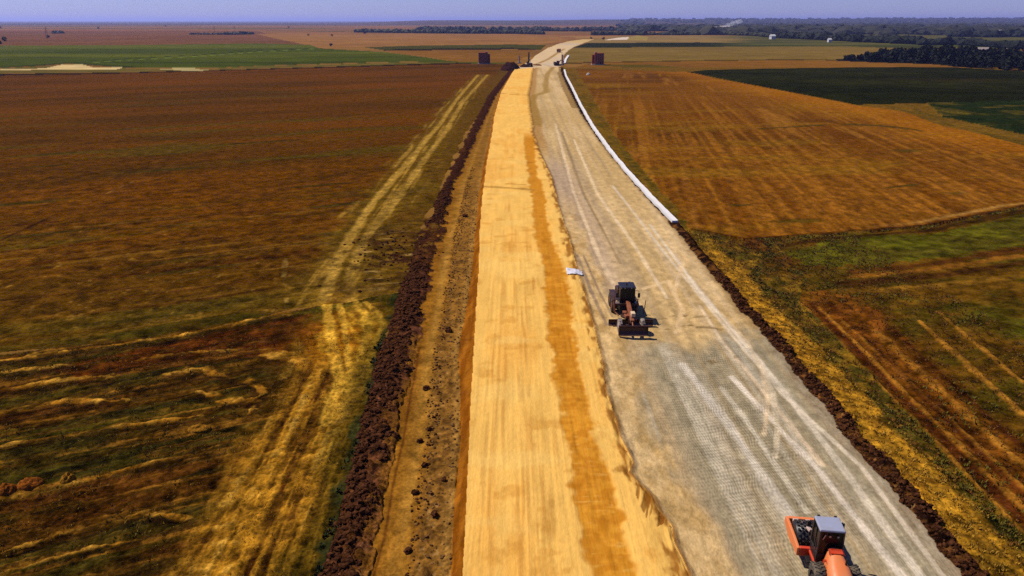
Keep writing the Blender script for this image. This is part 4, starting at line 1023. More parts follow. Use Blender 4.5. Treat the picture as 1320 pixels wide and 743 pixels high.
    MB().box((0, 0.15, 3.18), (1.5, 1.6, 0.12), None, (0.94, 0.94)).build('cab_roof', M_BLACK, t, 0.03)
    for x in (-0.62, -0.3, 0.3, 0.62):
        l_ = MB().box((x, 0.98, 3.2), (0.16, 0.10, 0.14)).build('work_lamp', M_BLACK, t, 0.015)
        MB().tube((x, 1.03, 3.2), (x, 1.05, 3.2), 0.05).build('lamp_glass', M_PAD, l_)
    MB().tube((0.05, 0.3, 3.24), (0.05, 0.3, 3.46), 0.06).build('beacon', M_DKBROWN, t)
    for s in (-1, 1):
        st = MB().box((s * 0.85, 0.55, 1.62), (0.45, 0.5, 0.06)).build('step', M_EDGE, t)
        a = MB().path([(s * 0.68, 0.86, 2.9), (s * 0.98, 1.0, 2.95), (s * 0.98, 1.0, 2.7)], 0.02, 6).build('mirror_arm', M_BLACK, t)
        MB().box((s * 1.0, 1.0, 2.5), (0.22, 0.06, 0.44)).build('mirror', M_BLACK, a, 0.015)
    # engine hood behind the cab and tandem wheels
    MB().prism([(-0.7, 1.0), (-0.7, 2.2), (-1.6, 2.15), (-3.3, 1.95), (-3.6, 1.75), (-3.6, 0.95)], -0.55, 0.55).build('engine_hood', M_DKBROWN, t, 0.05)
    MB().box((0, -3.63, 1.4), (0.9, 0.06, 0.7)).build('grille', M_BLACK, t)
    MB().tube((-0.42, -1.3, 2.1), (-0.42, -1.3, 3.0), 0.07).build('exhaust_pipe', M_BLACK, t)
    for s in (-1, 1):
        MB().prism([(-0.9, 0.45), (-0.9, 0.8), (-3.1, 0.8), (-3.1, 0.45)], s * 0.62, s * 0.78).build('tandem_case', M_DKBROWN, t)
        for y in (-1.2, -2.75): wheel(s * 1.0, y, 0.66, 0.38, 'rear_wheel', M_DKTYRE, M_AMBER)
        MB().prism([(-0.55, 1.42), (-3.4, 1.42), (-3.4, 1.48), (-0.55, 1.48)], s * 0.6, s * 1.15).build('fender', M_DKBROWN, t)
    MB().box((0, 0.1, 0.86), (0.7, 2.2, 0.3)).build('chassis', M_DKBROWN, t)
    MB().tube((-1.42, 1.6, 0.9), (-1.62, 1.2, 2.1), 0.035).build('marker_pole', M_BLACK, t)
build_grader()

# ------------------------------------------------------------------ white drain liner along the gravel
def liner(name, curve, y0, y1, label, w=0.46, step=1.4):
    n = max(3, int((y1 - y0) / step)); Yy = np.linspace(y0, y1, n)
    xs = curve(Yy); b = MB(); vs = []
    for k in range(n):
        j = 0.10 * (vn(np.array([Yy[k] / 3.0]), np.array([3.3]), 4)[0] - 0.5) + 0.05 * rnd.uniform(-1, 1); x = xs[k]; z = 0.06 + 0.03 * rnd.uniform(-1, 1)
        jl = 0.16 * rnd.random() ** 2
        for dx, dz in ((-w + jl, -0.30), (-w * 0.92 + jl, 0.13), (-w * 0.45, 0.10), (w * 0.35, 0.12), (w * 0.95, 0.15), (w, -0.40)):
            vs.append((x + dx + j, Yy[k], z + dz))
    m = 6
    fs = [(k * m + q, k * m + q + 1, (k + 1) * m + q + 1, (k + 1) * m + q) for k in range(n - 1) for q in range(m - 1)]
    fs += [tuple(range(m - 1, -1, -1)), tuple(range((n - 1) * m, n * m))]
    b.add(vs, fs)
    return tag(b.build(name, M_WHITE), label, 'drain liner')
liner('drain_liner', WSL, G(870, 286)[1], G(728, 90)[1], 'long white liner strip curving along the right edge of the grey gravel road')
liner('drain_liner', Curve([(727.5, 82), (729, 77), (733, 71)]), G(727.5, 81.5)[1], G(733, 71.5)[1], 'short far length of white liner beyond the crossing works', 0.9, 5.0)

# crumpled white sheet over the rim of the yellow earth
x, y = G(739, 351.5, 0.25)
nx, ny = 22, 12; vs = []
for a in range(ny):
    for c in range(nx):
        px_, py_ = (c / (nx - 1) - 0.42) * 1.75, (a / (ny - 1) - 0.5) * (2.1 - 0.7 * c / nx)
        w_ = OR(np.array([y + py_]))[0]
        zz = 0.34 if x + px_ < w_ - 0.3 else (0.34 - 0.26 * min(1, (x + px_ - w_ + 0.3) / 0.7))
        vs.append((x + px_ + rnd.uniform(-.05, .05), y + py_ + rnd.uniform(-.08, .08), zz + 0.05 + 0.09 * vn(np.array([px_ * 3.2]), np.array([py_ * 2.0]), 5)[0] + rnd.uniform(-.015, .015)))
tag(MB().add(vs, [(a * nx + c, a * nx + c + 1, (a + 1) * nx + c + 1, (a + 1) * nx + c) for a in range(ny - 1) for c in range(nx - 1)], True).build('plastic_sheet', M_SHEET), 'crumpled white sheet lying across the rim between yellow and grey roads', 'sheet')
o_ = bpy.data.objects['plastic_sheet']; sm = o_.modifiers.new('thickness', 'SOLIDIFY'); sm.thickness = 0.02
# ------------------------------------------------------------------ bridge works at the crossing
def abutment(loc, label, flip=1):
    t = thing('bridge_abutment', label, 'abutment', loc)
    MB().box((-0.6 * flip, 0, 3.3), (5.9, 4.6, 6.9)).build('wall', M_ABUT, t, 0.08)
    MB().box((3.05 * flip, 0.6, 2.8), (1.4, 3.2, 5.9)).build('wing_wall', M_ABUT, t, 0.08)
    MB().box((1.55 * flip, 0.2, 7.05), (1.3, 3.0, 0.7)).build('bearing_shelf', M_RIB, t, 0.05)
    r = MB()
    for k in range(5): r.box((-3.1 * flip + k * 1.25 * flip, -2.36, 3.2), (0.34, 0.14, 6.2))
    r.build('formwork_rib', M_RIB, t)
    MB().box((0, 0, -0.2), (8.2, 6.0, 0.7)).build('footing', M_CONC, t)
x, y = G(624.2, 82); abutment((x, y, 0), 'dark brown ribbed abutment block in the field left of the road')
x, y = G(770.5, 83); abutment((x, y, 0), 'dark brown abutment block in the field right of the road', -1)
bpy.data.objects['bridge_abutment.001'].rotation_euler = (0, 0, 0)

def pier(loc, h, label, w=0.9):
    t = thing('bridge_pier', label, 'pier', loc)
    MB().box((0, 0, h / 2), (w, w, h)).build('column', M_CONC, t, 0.06)
    MB().box((0, 0, 0.2), (w * 2.6, w * 2.6, 0.6)).build('footing', M_CONC, t, 0.05)
    for sx in (-1, 1):
        for sy in (-1, 1): MB().tube((sx * w * 0.35, sy * w * 0.35, h), (sx * w * 0.35, sy * w * 0.35, h + 0.9), 0.05, n=5).build('starter_bar', M_MAROON, t)
x, y = G(669.6, 81.5); pier((x, y, 0), 4.6, 'slim pale concrete pier left of the road at the crossing')
x, y = G(724.6, 83.5); pier((x, y, 0), 6.0, 'grey concrete pier at the right road edge beside the excavator', 1.0)

def drill_rig(loc, rz):
    t = thing('drilling_rig', 'dark drilling rig with a tall upright mast on the left of the crossing', 'drilling rig', loc, rz)
    for s in (-1, 1):
        MB().prism([(-2.0, 0.0), (2.0, 0.0), (2.3, 0.35), (2.1, 0.8), (-2.1, 0.8), (-2.3, 0.35)], s * 0.9, s * 1.5).build('track', M_DKTYRE, t)
    MB().box((0, -0.3, 1.5), (2.6, 3.8, 1.3)).build('body', M_DKBROWN, t, 0.08)
    c = MB().box((-0.9, 1.3, 1.95), (1.0, 1.4, 1.9)).build('cab', M_DKBROWN, t, 0.05)
    MB().box((-0.9, 1.45, 2.3), (1.03, 1.2, 0.9)).build('window', M_GLASS, c)
    m = MB()
    for sx in (-1, 1):
        for sy in (-1, 1): m.tube((sx * 0.35, 2.3 + sy * 0.35, 0.3), (sx * 0.28, 2.3 + sy * 0.28, 8.2), 0.09, n=6)
    for k in range(9):
        z = 0.6 + 0.85 * k; s = 1 if k % 2 else -1
        m.tube((-0.33 * s, 1.98, z), (0.33 * s, 1.98, z + 0.85), 0.05, n=5).tube((-0.33, 2.3 - 0.33 * s, z), (-0.33, 2.3 + 0.33 * s, z + 0.85), 0.05, n=5).tube((0.33, 2.3 - 0.33 * s, z), (0.33, 2.3 + 0.33 * s, z + 0.85), 0.05, n=5)
    m.build('mast', M_BLACK, t)
    MB().tube((0, 2.3, 0.2), (0, 2.3, 7.4), 0.16).box((0, 2.3, 6.3), (0.8, 0.8, 1.1)).build('drill_string', M_STEEL, t)
    MB().tube((0.6, -1.0, 2.1), (0.1, 2.0, 5.2), 0.10).build('mast_stay', M_BLACK, t)
x, y = G(682.6, 86.2); drill_rig((x, y - 1.5, 0.1), R(12))

def excavator(loc, rz):
    t = thing('excavator', 'dark low excavator working beside the right pier at the crossing', 'excavator', loc, rz)
    for s in (-1, 1):
        MB().prism([(-1.7, 0.0), (1.7, 0.0), (2.0, 0.35), (1.8, 0.8), (-1.8, 0.8), (-2.0, 0.35)], s * 0.85, s * 1.4).build('track', M_DKTYRE, t)
    MB().box((0, -0.6, 1.45), (2.6, 3.0, 1.1)).box((0, -1.8, 1.6), (2.5, 0.8, 1.3)).build('body', M_DKBROWN, t, 0.08)
    c = MB().box((-0.8, 0.5, 2.0), (0.95, 1.5, 1.6)).build('cab', M_DKBROWN, t, 0.06)
    MB().box((-0.8, 0.55, 2.3), (0.99, 1.3, 0.8)).build('window', M_GLASS, c)
    MB().prism([(0.4, 1.5), (1.6, 3.2), (2.5, 3.5), (4.0, 2.6), (4.0, 2.25), (2.5, 3.05), (1.8, 2.8), (0.9, 1.4)], 0.1, 0.5).build('boom', M_AMBER, t)
    MB().prism([(3.8, 2.9), (4.25, 2.6), (3.6, 0.7), (3.35, 0.8)], 0.12, 0.48).build('stick', M_AMBER, t)
    MB().prism([(3.3, 0.9), (3.75, 0.8), (3.9, 0.35), (3.4, 0.05), (3.0, 0.25)], -0.25, 0.85).build('bucket', M_BLACK, t)
x, y = G(718.5, 85); excavator((x, y, 0.1), R(-75))

def tipper(loc, rz):
    t = thing('tipper_truck', 'small brown orange tipper truck on the pale road beyond the crossing', 'truck', loc, rz)
    c = MB().prism([(2.2, 0.9), (4.1, 0.9), (4.15, 1.9), (3.9, 2.9), (2.2, 2.95)], -1.2, 1.2).build('cab', M_AMBER, t, 0.06)
    MB().box((0, 4.02, 2.35), (2.1, 0.3, 0.8), (0.28, 0, 0)).build('window', M_GLASS, c)
    MB().box((0, 0, 0.85), (1.0, 8.0, 0.3)).build('chassis', M_BLACK, t)
    MB().prism([(-4.1, 1.1), (1.9, 1.1), (2.0, 2.9), (-4.3, 2.7)], -1.25, 1.25).build('tipper_body', M_AMBER, t, 0.05)
    for y in (3.1, -1.6, -3.0):
        for s in (-1, 1): MB().lathe((s * 1.02, y, 0.52), [(-0.2, 0), (-0.22, 0.4), (-0.16, 0.52), (0.16, 0.52), (0.22, 0.4), (0.2, 0)], 16).build('wheel', M_DKTYRE, t)
x, y = G(720.3, 67.8); tipper((x, y, 0.1), R(-12))

# dark spoil heap left of the works
def mound(px, py, sx, sy, h, rz, mat, name, label, cat, seed=1, n=26, rough=0.25):
    x0, y0 = G(px, py); vs = []
    for a in range(n):
        for c in range(n):
            u, v = c / (n - 1) * 2 - 1, a / (n - 1) * 2 - 1
            r = math.hypot(u, v); base = max(0, 1 - r * r)
            k = vn(np.array([u * 3.1 + seed]), np.array([v * 3.1]), seed)[0] - 0.5 + 0.5 * (vn(np.array([u * 8.1 + seed]), np.array([v * 8.1]), seed + 1)[0] - 0.5)
            vs.append((u * sx, v * sy, h * (base ** 0.8) * (1 + rough * 2 * k) + (-0.4 if r >= 1 else 0.02)))
    fs = [(a * n + c, a * n + c + 1, (a + 1) * n + c + 1, (a + 1) * n + c) for a in range(n - 1) for c in range(n - 1)]
    o = MB().add(vs, fs, True).build(name, mat); o.location = (x0, y0, height_at(x0, y0)); o.rotation_euler = (0, 0, rz)
    return tag(o, label, cat)
def plain_mat(name, rgb, rgb2, scale, bump=0.1):
    m, n, l, b = nodemat(name)
    g_ = n.new('ShaderNodeNewGeometry'); z = n.new('ShaderNodeTexNoise'); z.inputs['Scale'].default_value = scale; z.inputs['Detail'].default_value = 6; z.inputs['Roughness'].default_value = .7
    l.new(g_.outputs['Position'], z.inputs['Vector'])
    cr = n.new('ShaderNodeValToRGB'); cr.color_ramp.elements[0].position = .35; cr.color_ramp.elements[1].position = .68
    cr.color_ramp.elements[0].color = C4(*rgb); cr.color_ramp.elements[1].color = C4(*rgb2)
    l.new(z.outputs[0], cr.inputs[0]); l.new(cr.outputs[0], b.inputs['Base Color'])
    bp = n.new('ShaderNodeBump'); bp.inputs['Distance'].default_value = bump; l.new(z.outputs[0], bp.inputs['Height']); l.new(bp.outputs[0], b.inputs['Normal'])
    b.inputs['Roughness'].default_value = .95; b.inputs['Specular IOR Level'].default_value = 0.0
    return m
M_SOIL = plain_mat('spoil_soil', (34, 18, 16), (74, 40, 28), 1.5)
M_CLOD = plain_mat('clod_soil', (40, 21, 12), (112, 68, 40), 4.0)
M_TANCLOD = plain_mat('tan_clod_soil', (88, 56, 26), (160, 118, 70), 4.0)
M_STRAW = plain_mat('straw', (120, 76, 16), (190, 132, 40), 7.0)
M_REDSTRAW = plain_mat('rusty_straw', (120, 62, 16), (180, 104, 36), 7.0)
mound(658, 88.5, 5.5, 17, 3.6, R(-6), M_SOIL, 'spoil_heap', 'long dark spoil heap at the left end of the crossing works', 'heap', 3)
mound(677, 86.5, 3.4, 4, 1.5, 0, M_SOIL, 'spoil_heap', 'low dark spoil heap beside the drilling rig', 'heap', 9)
mound(692, 84.5, 2.6, 5, 0.9, R(20), M_TANCLOD, 'spoil_heap', 'small tan earth heap in the middle of the crossing', 'heap', 12)
mound(758.4, 96, 1.2, 1.2, 1.0, 0, M_CONC, 'stone_heap', 'small pale stone heap in stubble near the right abutment', 'stones', 5, 12)
mound(86, 614, .42, .5, .36, 0, M_STRAW, 'straw_heap', 'small pale yellow straw heap alone in the weeds at lower left', 'straw', 6, 30, .4)
mound(38, 620, .75, .55, .36, .3, M_REDSTRAW, 'straw_heap', 'rusty brown straw heap in the weeds at far left', 'straw', 7, 30, .4)
mound(8, 627, .6, .5, .4, .3, M_REDSTRAW, 'straw_heap', 'small rusty straw heap cut by the left picture edge', 'straw', 8, 30, .4)
mound(256, 548, .8, .5, .26, .1, M_STRAW, 'straw_heap', 'pale straw heap between the windrows and the golden rows', 'straw', 11, 30, .4)

# ------------------------------------------------------------------ clods
def clod(px, py, r, sq=(1.2, 1, .8)):
    x, y = G(px, py); x -= 0; v, f = blob((0, 0, 0), r, sq, 0.32, rnd, 2)
    o = MB().add(v, f).build('earth_clod', M_CLOD); o.location = (x, y, height_at(x, y) + r * 0.45); o.rotation_euler = (0, 0, rnd.uniform(0, 6))
    tag(o, 'large dark earth clod lying on the tan working strip', 'clod', 'large clods on the tan strip')
for p in ((547, 591, .2), (535, 626, .2), (525, 700, .19), (572, 611, .16), (549, 493, .24), (553, 545, .18), (560, 655, .2), (541, 560, .2), (599, 275, .38), (578, 420, .3)): clod(*p)

def scatter(name, mat, pts, rmin, rmax, label, cat, sq=(1.15, 1, .75), p=2.2):
    T, F = blob((0, 0, 0), 1.0, (1, 1, 1), 0.0); T = np.array(T); Fa = np.array(F)
    n = len(pts); r = rmin + (rmax - rmin) * nr.random(n) ** p
    ang = nr.uniform(0, 6.28, n); jit = 1 + 0.32 * nr.uniform(-1, 1, (n, 12, 1))
    V = T[None] * jit * np.array(sq)[None, None] * r[:, None, None]
    c, s = np.cos(ang)[:, None], np.sin(ang)[:, None]
    Vx = V[..., 0] * c - V[..., 1] * s; Vy = V[..., 0] * s + V[..., 1] * c
    V = np.stack([Vx, Vy, V[..., 2]], -1)
    V += np.array([(x, y, z) for x, y, z in pts])[:, None, :] + np.stack([0 * r, 0 * r, r * 0.25], -1)[:, None, :]
    FF = (Fa[None] + 12 * np.arange(n)[:, None, None]).reshape(-1, 3)
    me = bpy.data.meshes.new(name); me.from_pydata(V.reshape(-1, 3).tolist(), [], FF.tolist()); me.materials.append(mat)
    return tag(link(bpy.data.objects.new(name, me)), label, cat, None, 'stuff')
def verts_of(reg, cond, n):
    idx = np.nonzero((REG == reg) & cond)[0]
    w = (DX[idx] * DY[idx]); w = w / w.sum()
    k = nr.choice(idx, n, p=w)
    return X[k] + nr.uniform(-.5, .5, n) * DX[k], Y[k] + nr.uniform(-.5, .5, n) * DY[k], Z[k]
nearY = Y < 150
t4 = (X - DBL(Y)) / np.maximum(DBR(Y) - DBL(Y), .5)
x, y, z = verts_of(4, (t4 < .62 + .9 * (vn(X / .9, Y / 1.3, 41) - .4)) & (Y < G(0, 335)[1]) | ((Y > G(0, 285)[1]) & (Y < 125) & (nr.random(N) < .3)), 5200); scatter('bank_clods', M_CLOD, list(zip(x, y, z)), .03, .24, 'dark clods tumbled over the left soil bank', 'clods', (1.15, 1, .75), 3.2)
x, y, z = verts_of(9, (Y < 76) & (X - GR(Y) < 1.5), 2600); scatter('verge_clods', M_CLOD, list(zip(x, y, z)), .04, .17, 'dark clods along the right edge of the gravel', 'clods')
t5 = (X - DBR(Y)) / np.maximum(EL(Y) - DBR(Y), .5)
sel = (t5 > .40) & (t5 < .96) & (np.exp(-((t5 - .52) / .10) ** 2) * 1.2 + .35 > vn(X / 1.4, Y / 3.0, 77) + .35)
x, y, z = verts_of(5, sel & (Y < 140), 1100); scatter('strip_clods', M_CLOD, list(zip(x, y, z)), .025, .11, 'scattered dark clods on the tan working strip', 'clods')
x, y, z = verts_of(5, (t5 > .42) & (Y < 120), 2000); scatter('crumbled_earth', M_TANCLOD, list(zip(x, y, z)), .02, .12, 'crumbled tan earth on the working strip', 'clods')
rimm = (OR(Y) - X < 0.25) & (Y < 90)
x, y, z = verts_of(7, rimm, 260); scatter('rim_lumps', plain_mat('yellow_lump', (190, 120, 40), (236, 170, 80), 5.0), list(zip(x, y, z - .06)), .02, .10, 'crumbled yellow lumps along the torn road rim', 'clods')

cxh, cyh = G(508, 322)
pts = [(cxh + rnd.gauss(0, 2.6), cyh + rnd.gauss(0, 5.0)) for _ in range(300)]
scatter('heap_clods', M_CLOD, [(a_, b_, height_at(a_, b_)) for a_, b_ in pts], .04, .24, 'tangle of dark clods spread beside the left soil bank', 'clods')
# ------------------------------------------------------------------ grass and weeds
def tufts(name, mat, pts, h0, h1, spread, label, cat, blades=7, width=.03):
    n = len(pts); P = np.repeat(np.array(pts), blades, 0); m = n * blades
    a = nr.uniform(0, 6.28, m); hh = np.repeat(nr.uniform(h0, h1, n), blades) * nr.uniform(.5, 1, m)
    off = nr.uniform(0, 1, m) ** .5 * spread * .5
    bx, by = P[:, 0] + np.cos(a) * off, P[:, 1] + np.sin(a) * off
    lean = nr.uniform(.2, .9, m) * hh; w = width * (1 + hh)
    px, py = -np.sin(a) * w, np.cos(a) * w
    V = np.stack([np.stack([bx - px, by - py, P[:, 2] - .02], -1), np.stack([bx + px, by + py, P[:, 2] - .02], -1),
                  np.stack([bx + np.cos(a) * lean * .4 + px * .8, by + np.sin(a) * lean * .4 + py * .8, P[:, 2] + hh * .65], -1),
                  np.stack([bx + np.cos(a) * lean, by + np.sin(a) * lean, P[:, 2] + hh], -1)], 1)
    F = np.array([(0, 1, 2), (0, 2, 3)])[None] + 4 * np.arange(m)[:, None, None]
    me = bpy.data.meshes.new(name); me.from_pydata(V.reshape(-1, 3).tolist(), [], F.reshape(-1, 3).tolist()); me.materials.append(mat)
    return tag(link(bpy.data.objects.new(name, me)), label, cat, None, 'stuff')
M_DRY = leaf_mat('dry_grass', (112, 78, 16), (206, 156, 50)); M_GREEN = leaf_mat('green_weeds', (66, 66, 14), (128, 112, 28)); M_TEAL = leaf_mat('dark_weeds', (22, 34, 16), (62, 74, 34))
M_BROWNW = leaf_mat('brown_weeds', (70, 36, 12), (140, 88, 30))
v10 = X - GR(Y)
x, y, z = verts_of(10, (Y < 95) & (v10 > 1.3) & (v10 < 4.4), 1700); tufts('dry_grass', M_DRY, list(zip(x, y, z)), .06, .2, .3, 'dry yellow grass along the clod bank on the right', 'grass')
x, y, z = verts_of(10, (Y < 115) & (v10 > 4.4) & (vn(X / 2.0, Y / 3.0, 31) > .58), 1300); tufts('green_weeds', M_GREEN, list(zip(x, y, z)), .06, .24, .4, 'green weeds on the right verge', 'weeds', 8, .03)
x, y, z = verts_of(10, (Y < 115) & (v10 > 4.0), 1500); tufts('brown_weeds', M_BROWNW, list(zip(x, y, z)), .06, .22, .4, 'brown withered weeds on the right verge', 'weeds', 7, .03)
dg = DBL(Y) - X
x, y, z = verts_of(3, (dg < .5) & (dg > -.3) & (Y < 60) & (vn(X / .9, Y / 1.6, 33) > .5), 160); tufts('dark_weeds', M_TEAL, list(zip(x, y, z)), .06, .22, .3, 'dark green weeds at the foot of the left soil bank', 'weeds', 9, .05)
x, y, z = verts_of(3, (dg > 9) & (Y < 60) & (vn(X / 2.4, Y / 1.2, 62) > .55), 2600); tufts('field_weeds', M_GREEN, list(zip(x, y, z)), .05, .18, .4, 'low green weeds over the lower left field', 'weeds', 6, .035)
x, y, z = verts_of(3, (dg > 0.8) & (Y < 60) & (vn(X / 1.8, Y / 2.6, 61) > .5), 7000); tufts('straw_litter', M_DRY, list(zip(x, y, z)), .04, .16, .5, 'loose straw littered over the lower left field', 'straw', 6, .02)
x, y, z = verts_of(13, (Y < 95) & (X < 45) & (vn(X / 3, Y / 3, 64) > .5), 1300); tufts('field_weeds', M_GREEN, list(zip(x, y, z)), .06, .28, .4, 'low green weeds on the lower right ploughed field', 'weeds', 6, .035)
x, y, z = verts_of(13, (Y < 95) & (X < 45), 4000); tufts('stubble', M_BROWNW, list(zip(x, y, z)), .05, .2, .4, 'withered stubble on the lower right ploughed field', 'stubble', 6, .03)

# ------------------------------------------------------------------ trees
def tree_mesh(name, h, r, seed, n=420, trunk=True, split=False, leaf=.62):
    rg = np.random.default_rng(seed); k = 9
    cl = np.stack([rg.normal(0, r * .42, k), rg.normal(0, r * .42, k), h * rg.uniform(.36, .88, k)], -1); rr = r * rg.uniform(.36, .62, k)
    which = rg.integers(0, k, n); d = rg.normal(0, 1, (n, 3)); d /= np.linalg.norm(d, axis=1)[:, None]
    c = cl[which] + d * (rr[which] * rg.uniform(.55, 1.05, n))[:, None] * np.array([1, 1, .85])
    c[:, 2] = np.maximum(c[:, 2], h * .06)
    u = rg.normal(0, 1, (n, 3)); u /= np.linalg.norm(u, axis=1)[:, None]
    v = np.cross(u, rg.normal(0, 1, (n, 3))); v /= np.linalg.norm(v, axis=1)[:, None]
    s = leaf * r * .42 * rg.uniform(.6, 1.3, n)[:, None]
    V = np.stack([c - u * s, c - v * s * .7, c + u * s, c + v * s * .7 + d * s * .3], 1).reshape(-1, 3)
    crown = (V.tolist(), (np.arange(n * 4).reshape(-1, 4)).tolist())
    t = MB().tube((0, 0, -.3), (0.05 * r, 0, h * .5), .035 * h, .018 * h, 8)
    for j in range(5):
        a = 1.3 * j; t.tube((0.03 * r, 0, h * (.28 + .05 * j)), (math.cos(a) * r * .5, math.sin(a) * r * .5, h * (.5 + .05 * j)), .014 * h, .005 * h, 6)
    return crown, t
M_WOOD = leaf_mat('dark_leaves', (12, 16, 8), (34, 40, 16)); M_LEAF = leaf_mat('hedge_leaves', (34, 38, 18), (66, 66, 30)); M_BARK = paint('bark', (70, 50, 36), .9)
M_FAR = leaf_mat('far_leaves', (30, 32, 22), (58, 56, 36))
def make_tree(name, h, r, seed, mat, loc, label, cat='tree', group=None, parts=True, n=420):
    crown, tr = tree_mesh(name, h, r, seed, n)
    if parts:
        t = thing(name, label, cat, loc, 0, group)
        MB().add(*crown).build('crown', mat, t); tr.build('trunk', M_BARK, t)
        return t
    b = MB().add(*crown); o = b.build(name, mat); k = len(o.data.polygons)
    m2 = MB(); m2.add(*crown); m2.add(tr.v, tr.f)
    me = bpy.data.meshes.new(name); me.from_pydata(m2.v, [], m2.f); me.materials.append(mat); me.materials.append(M_BARK)
    mi = np.zeros(len(me.polygons), np.int32); mi[k:] = 1; me.polygons.foreach_set('material_index', mi)
    o.data = me; o.location = loc
    return tag(o, label, cat, group)
x, y = G(1.5, 60.5); make_tree('broadleaf_tree', 11, 4.2, 3, M_WOOD, (x - 2.0, y, 0), 'dark rounded tree standing beside the green field, cut by the left picture edge')
# wood on the right
wp = poly([(1062, 77), (1099, 79), (1155, 81), (1198, 82), (1218, 84), (1257, 87), (1320, 91.4), (1700, 108), (1700, 72), (1320, 74.5), (1250, 73), (1215, 71), (1140, 73.5), (1100, 75.5)])
protos = [make_tree('wood_tree', h, r, 20 + k, M_WOOD, (0, 0, 0), 'dark broadleaf tree in the wood beyond the dark crop field', 'tree', 'trees of the wood on the right', False, 300) for k, (h, r) in enumerate(((8.5, 4.6), (7.5, 4.2), (9.5, 4.8), (6.8, 4.4), (8.0, 5.2)))]
xs_, ys_ = wp[:, 0], wp[:, 1]; placed = []; tries = 0
while len(placed) < 290 and tries < 60000:
    tries += 1
    x, y = rnd.uniform(xs_.min(), min(xs_.max(), 480)), rnd.uniform(ys_.min(), ys_.max())
    if not inside(wp, np.array([x]), np.array([y]))[0]: continue
    if any((x - a) ** 2 + (y - b) ** 2 < 4.9 ** 2 for a, b in placed): continue
    placed.append((x, y))
for k, (x, y) in enumerate(placed):
    p = protos[k % 5]; o = p if k < 5 else link(p.copy())
    dep = (660 + FPX * x / (y * math.cos(PITCH) + CAM_H * math.sin(PITCH)))
    o.location = (x, y, -1.3); o.rotation_euler = (0, 0, rnd.uniform(0, 6)); s = rnd.uniform(.75, 1.1) * (0.55 + 0.45 * float(sstep(1060, 1200, dep))); o.scale = (s, s, s)
# lone trees on the plain
LONE = [(62, 50, 5, 'small dark bush at the foot of a pylon on the left plain'), (127, 38, 7, 'tiny dark tree near the left horizon'), (214, 35, 8, 'tiny tree on the hazy skyline left of the road'),
        (397, 46.5, 4, 'small round bush in the tan field'), (428, 47.2, 4, 'bush between tan strips in front of the hazy hedges'), (471, 44.5, 6, 'single dark tree beside the long far hedge'), (427, 60, 3.5, 'bush at the tip of the green field'),
        (372, 37, 8, 'tiny dark tree standing alone on the far plain'), (777.5, 51.5, 4.5, 'dark bush beside the reappearing pale road'), (762, 50.5, 3, 'low dark bush at the far end of the pale road'), (872, 41.5, 12, 'dark upright tree before the far hills'), (0.5, 37.5, 10, 'hazy tree on the left edge of the far plain')]
for k, (px, py, h, lab) in enumerate(LONE):
    x, y = G(px, py); make_tree('lone_tree', h, h * .48, 60 + k, M_LEAF if k not in (8, 9) else M_WOOD, (x, y, -.3), lab, 'tree', None, True, 160)

# hedgerows: long rows of bushes
def hedge(pts, h, label, n=70, mat=None):
    V, F = [], []
    W_ = [G(*p) for p in pts]; L = [0]
    for a, b in zip(W_[:-1], W_[1:]): L.append(L[-1] + math.hypot(b[0] - a[0], b[1] - a[1]))
    b_ = MB()
    for k in range(n):
        s = (k + rnd.random()) / n * L[-1]; j = max(i_ for i_ in range(len(L) - 1) if L[i_] <= s); f = (s - L[j]) / (L[j + 1] - L[j])
        x = W_[j][0] + (W_[j + 1][0] - W_[j][0]) * f; y = W_[j][1] + (W_[j + 1][1] - W_[j][1]) * f
        r = h * rnd.uniform(.3, .62); v, f_ = blob((x + rnd.gauss(0, h * .3), y + rnd.gauss(0, h * .8), r * .7), r, (1.4, 1.2, 1), .35)
        b_.add(v, f_)
    return tag(b_.build('hedgerow', mat or M_LEAF), label, 'hedge')
hedge([(461, 41.8), (520, 42.6), (600, 43.4), (660, 43.6), (700, 44.4)], 9, 'long dark hedge across the plain left of the road', 220)
hedge([(540, 39.5), (600, 40), (660, 40.2), (760, 40.5)], 12, 'hazy farther hedge below the low hill', 160, M_FAR)
hedge([(765, 45.5), (800, 45.2), (832, 45.4)], 8, 'dark hedge above the reappearing pale road', 90)
hedge([(835, 45.2), (870, 45.4), (915, 45)], 6, 'low dark hedge on the crest of the tan field', 90)
hedge([(930, 45), (975, 46.4), (1000, 49)], 7, 'dark hedge descending towards the white shed', 110)
hedge([(1004, 49), (1050, 51), (1110, 54), (1180, 57)], 10, 'thick dark hedge below the village houses', 200, M_WOOD)
hedge([(69, 43.2), (80, 43.2)], 6, 'short dark hedge on the brown plain at far left', 30)
hedge([(290, 45), (325, 44.4)], 6, 'short dotted hedge on the brown plain', 40)
hedge([(245, 44.6), (290, 44.8)], 4, 'thin low hedge line on the brown plain', 50)
hedge([(760, 39.5), (800, 40), (850, 40.5)], 12, 'hazy hedge right of the road below the hills', 130, M_FAR)
hedge([(926, 40.5), (945, 40.3)], 12, 'dark tree row below the smoke', 40)
hedge([(1230, 47.5), (1270, 48), (1340, 47)], 12, 'dark tree belt between two far green fields', 120, M_WOOD)
hedge([(1185, 58), (1230, 57.2), (1330, 64), (1400, 70)], 8, 'dark tree belt above the wood at right', 150, M_WOOD)

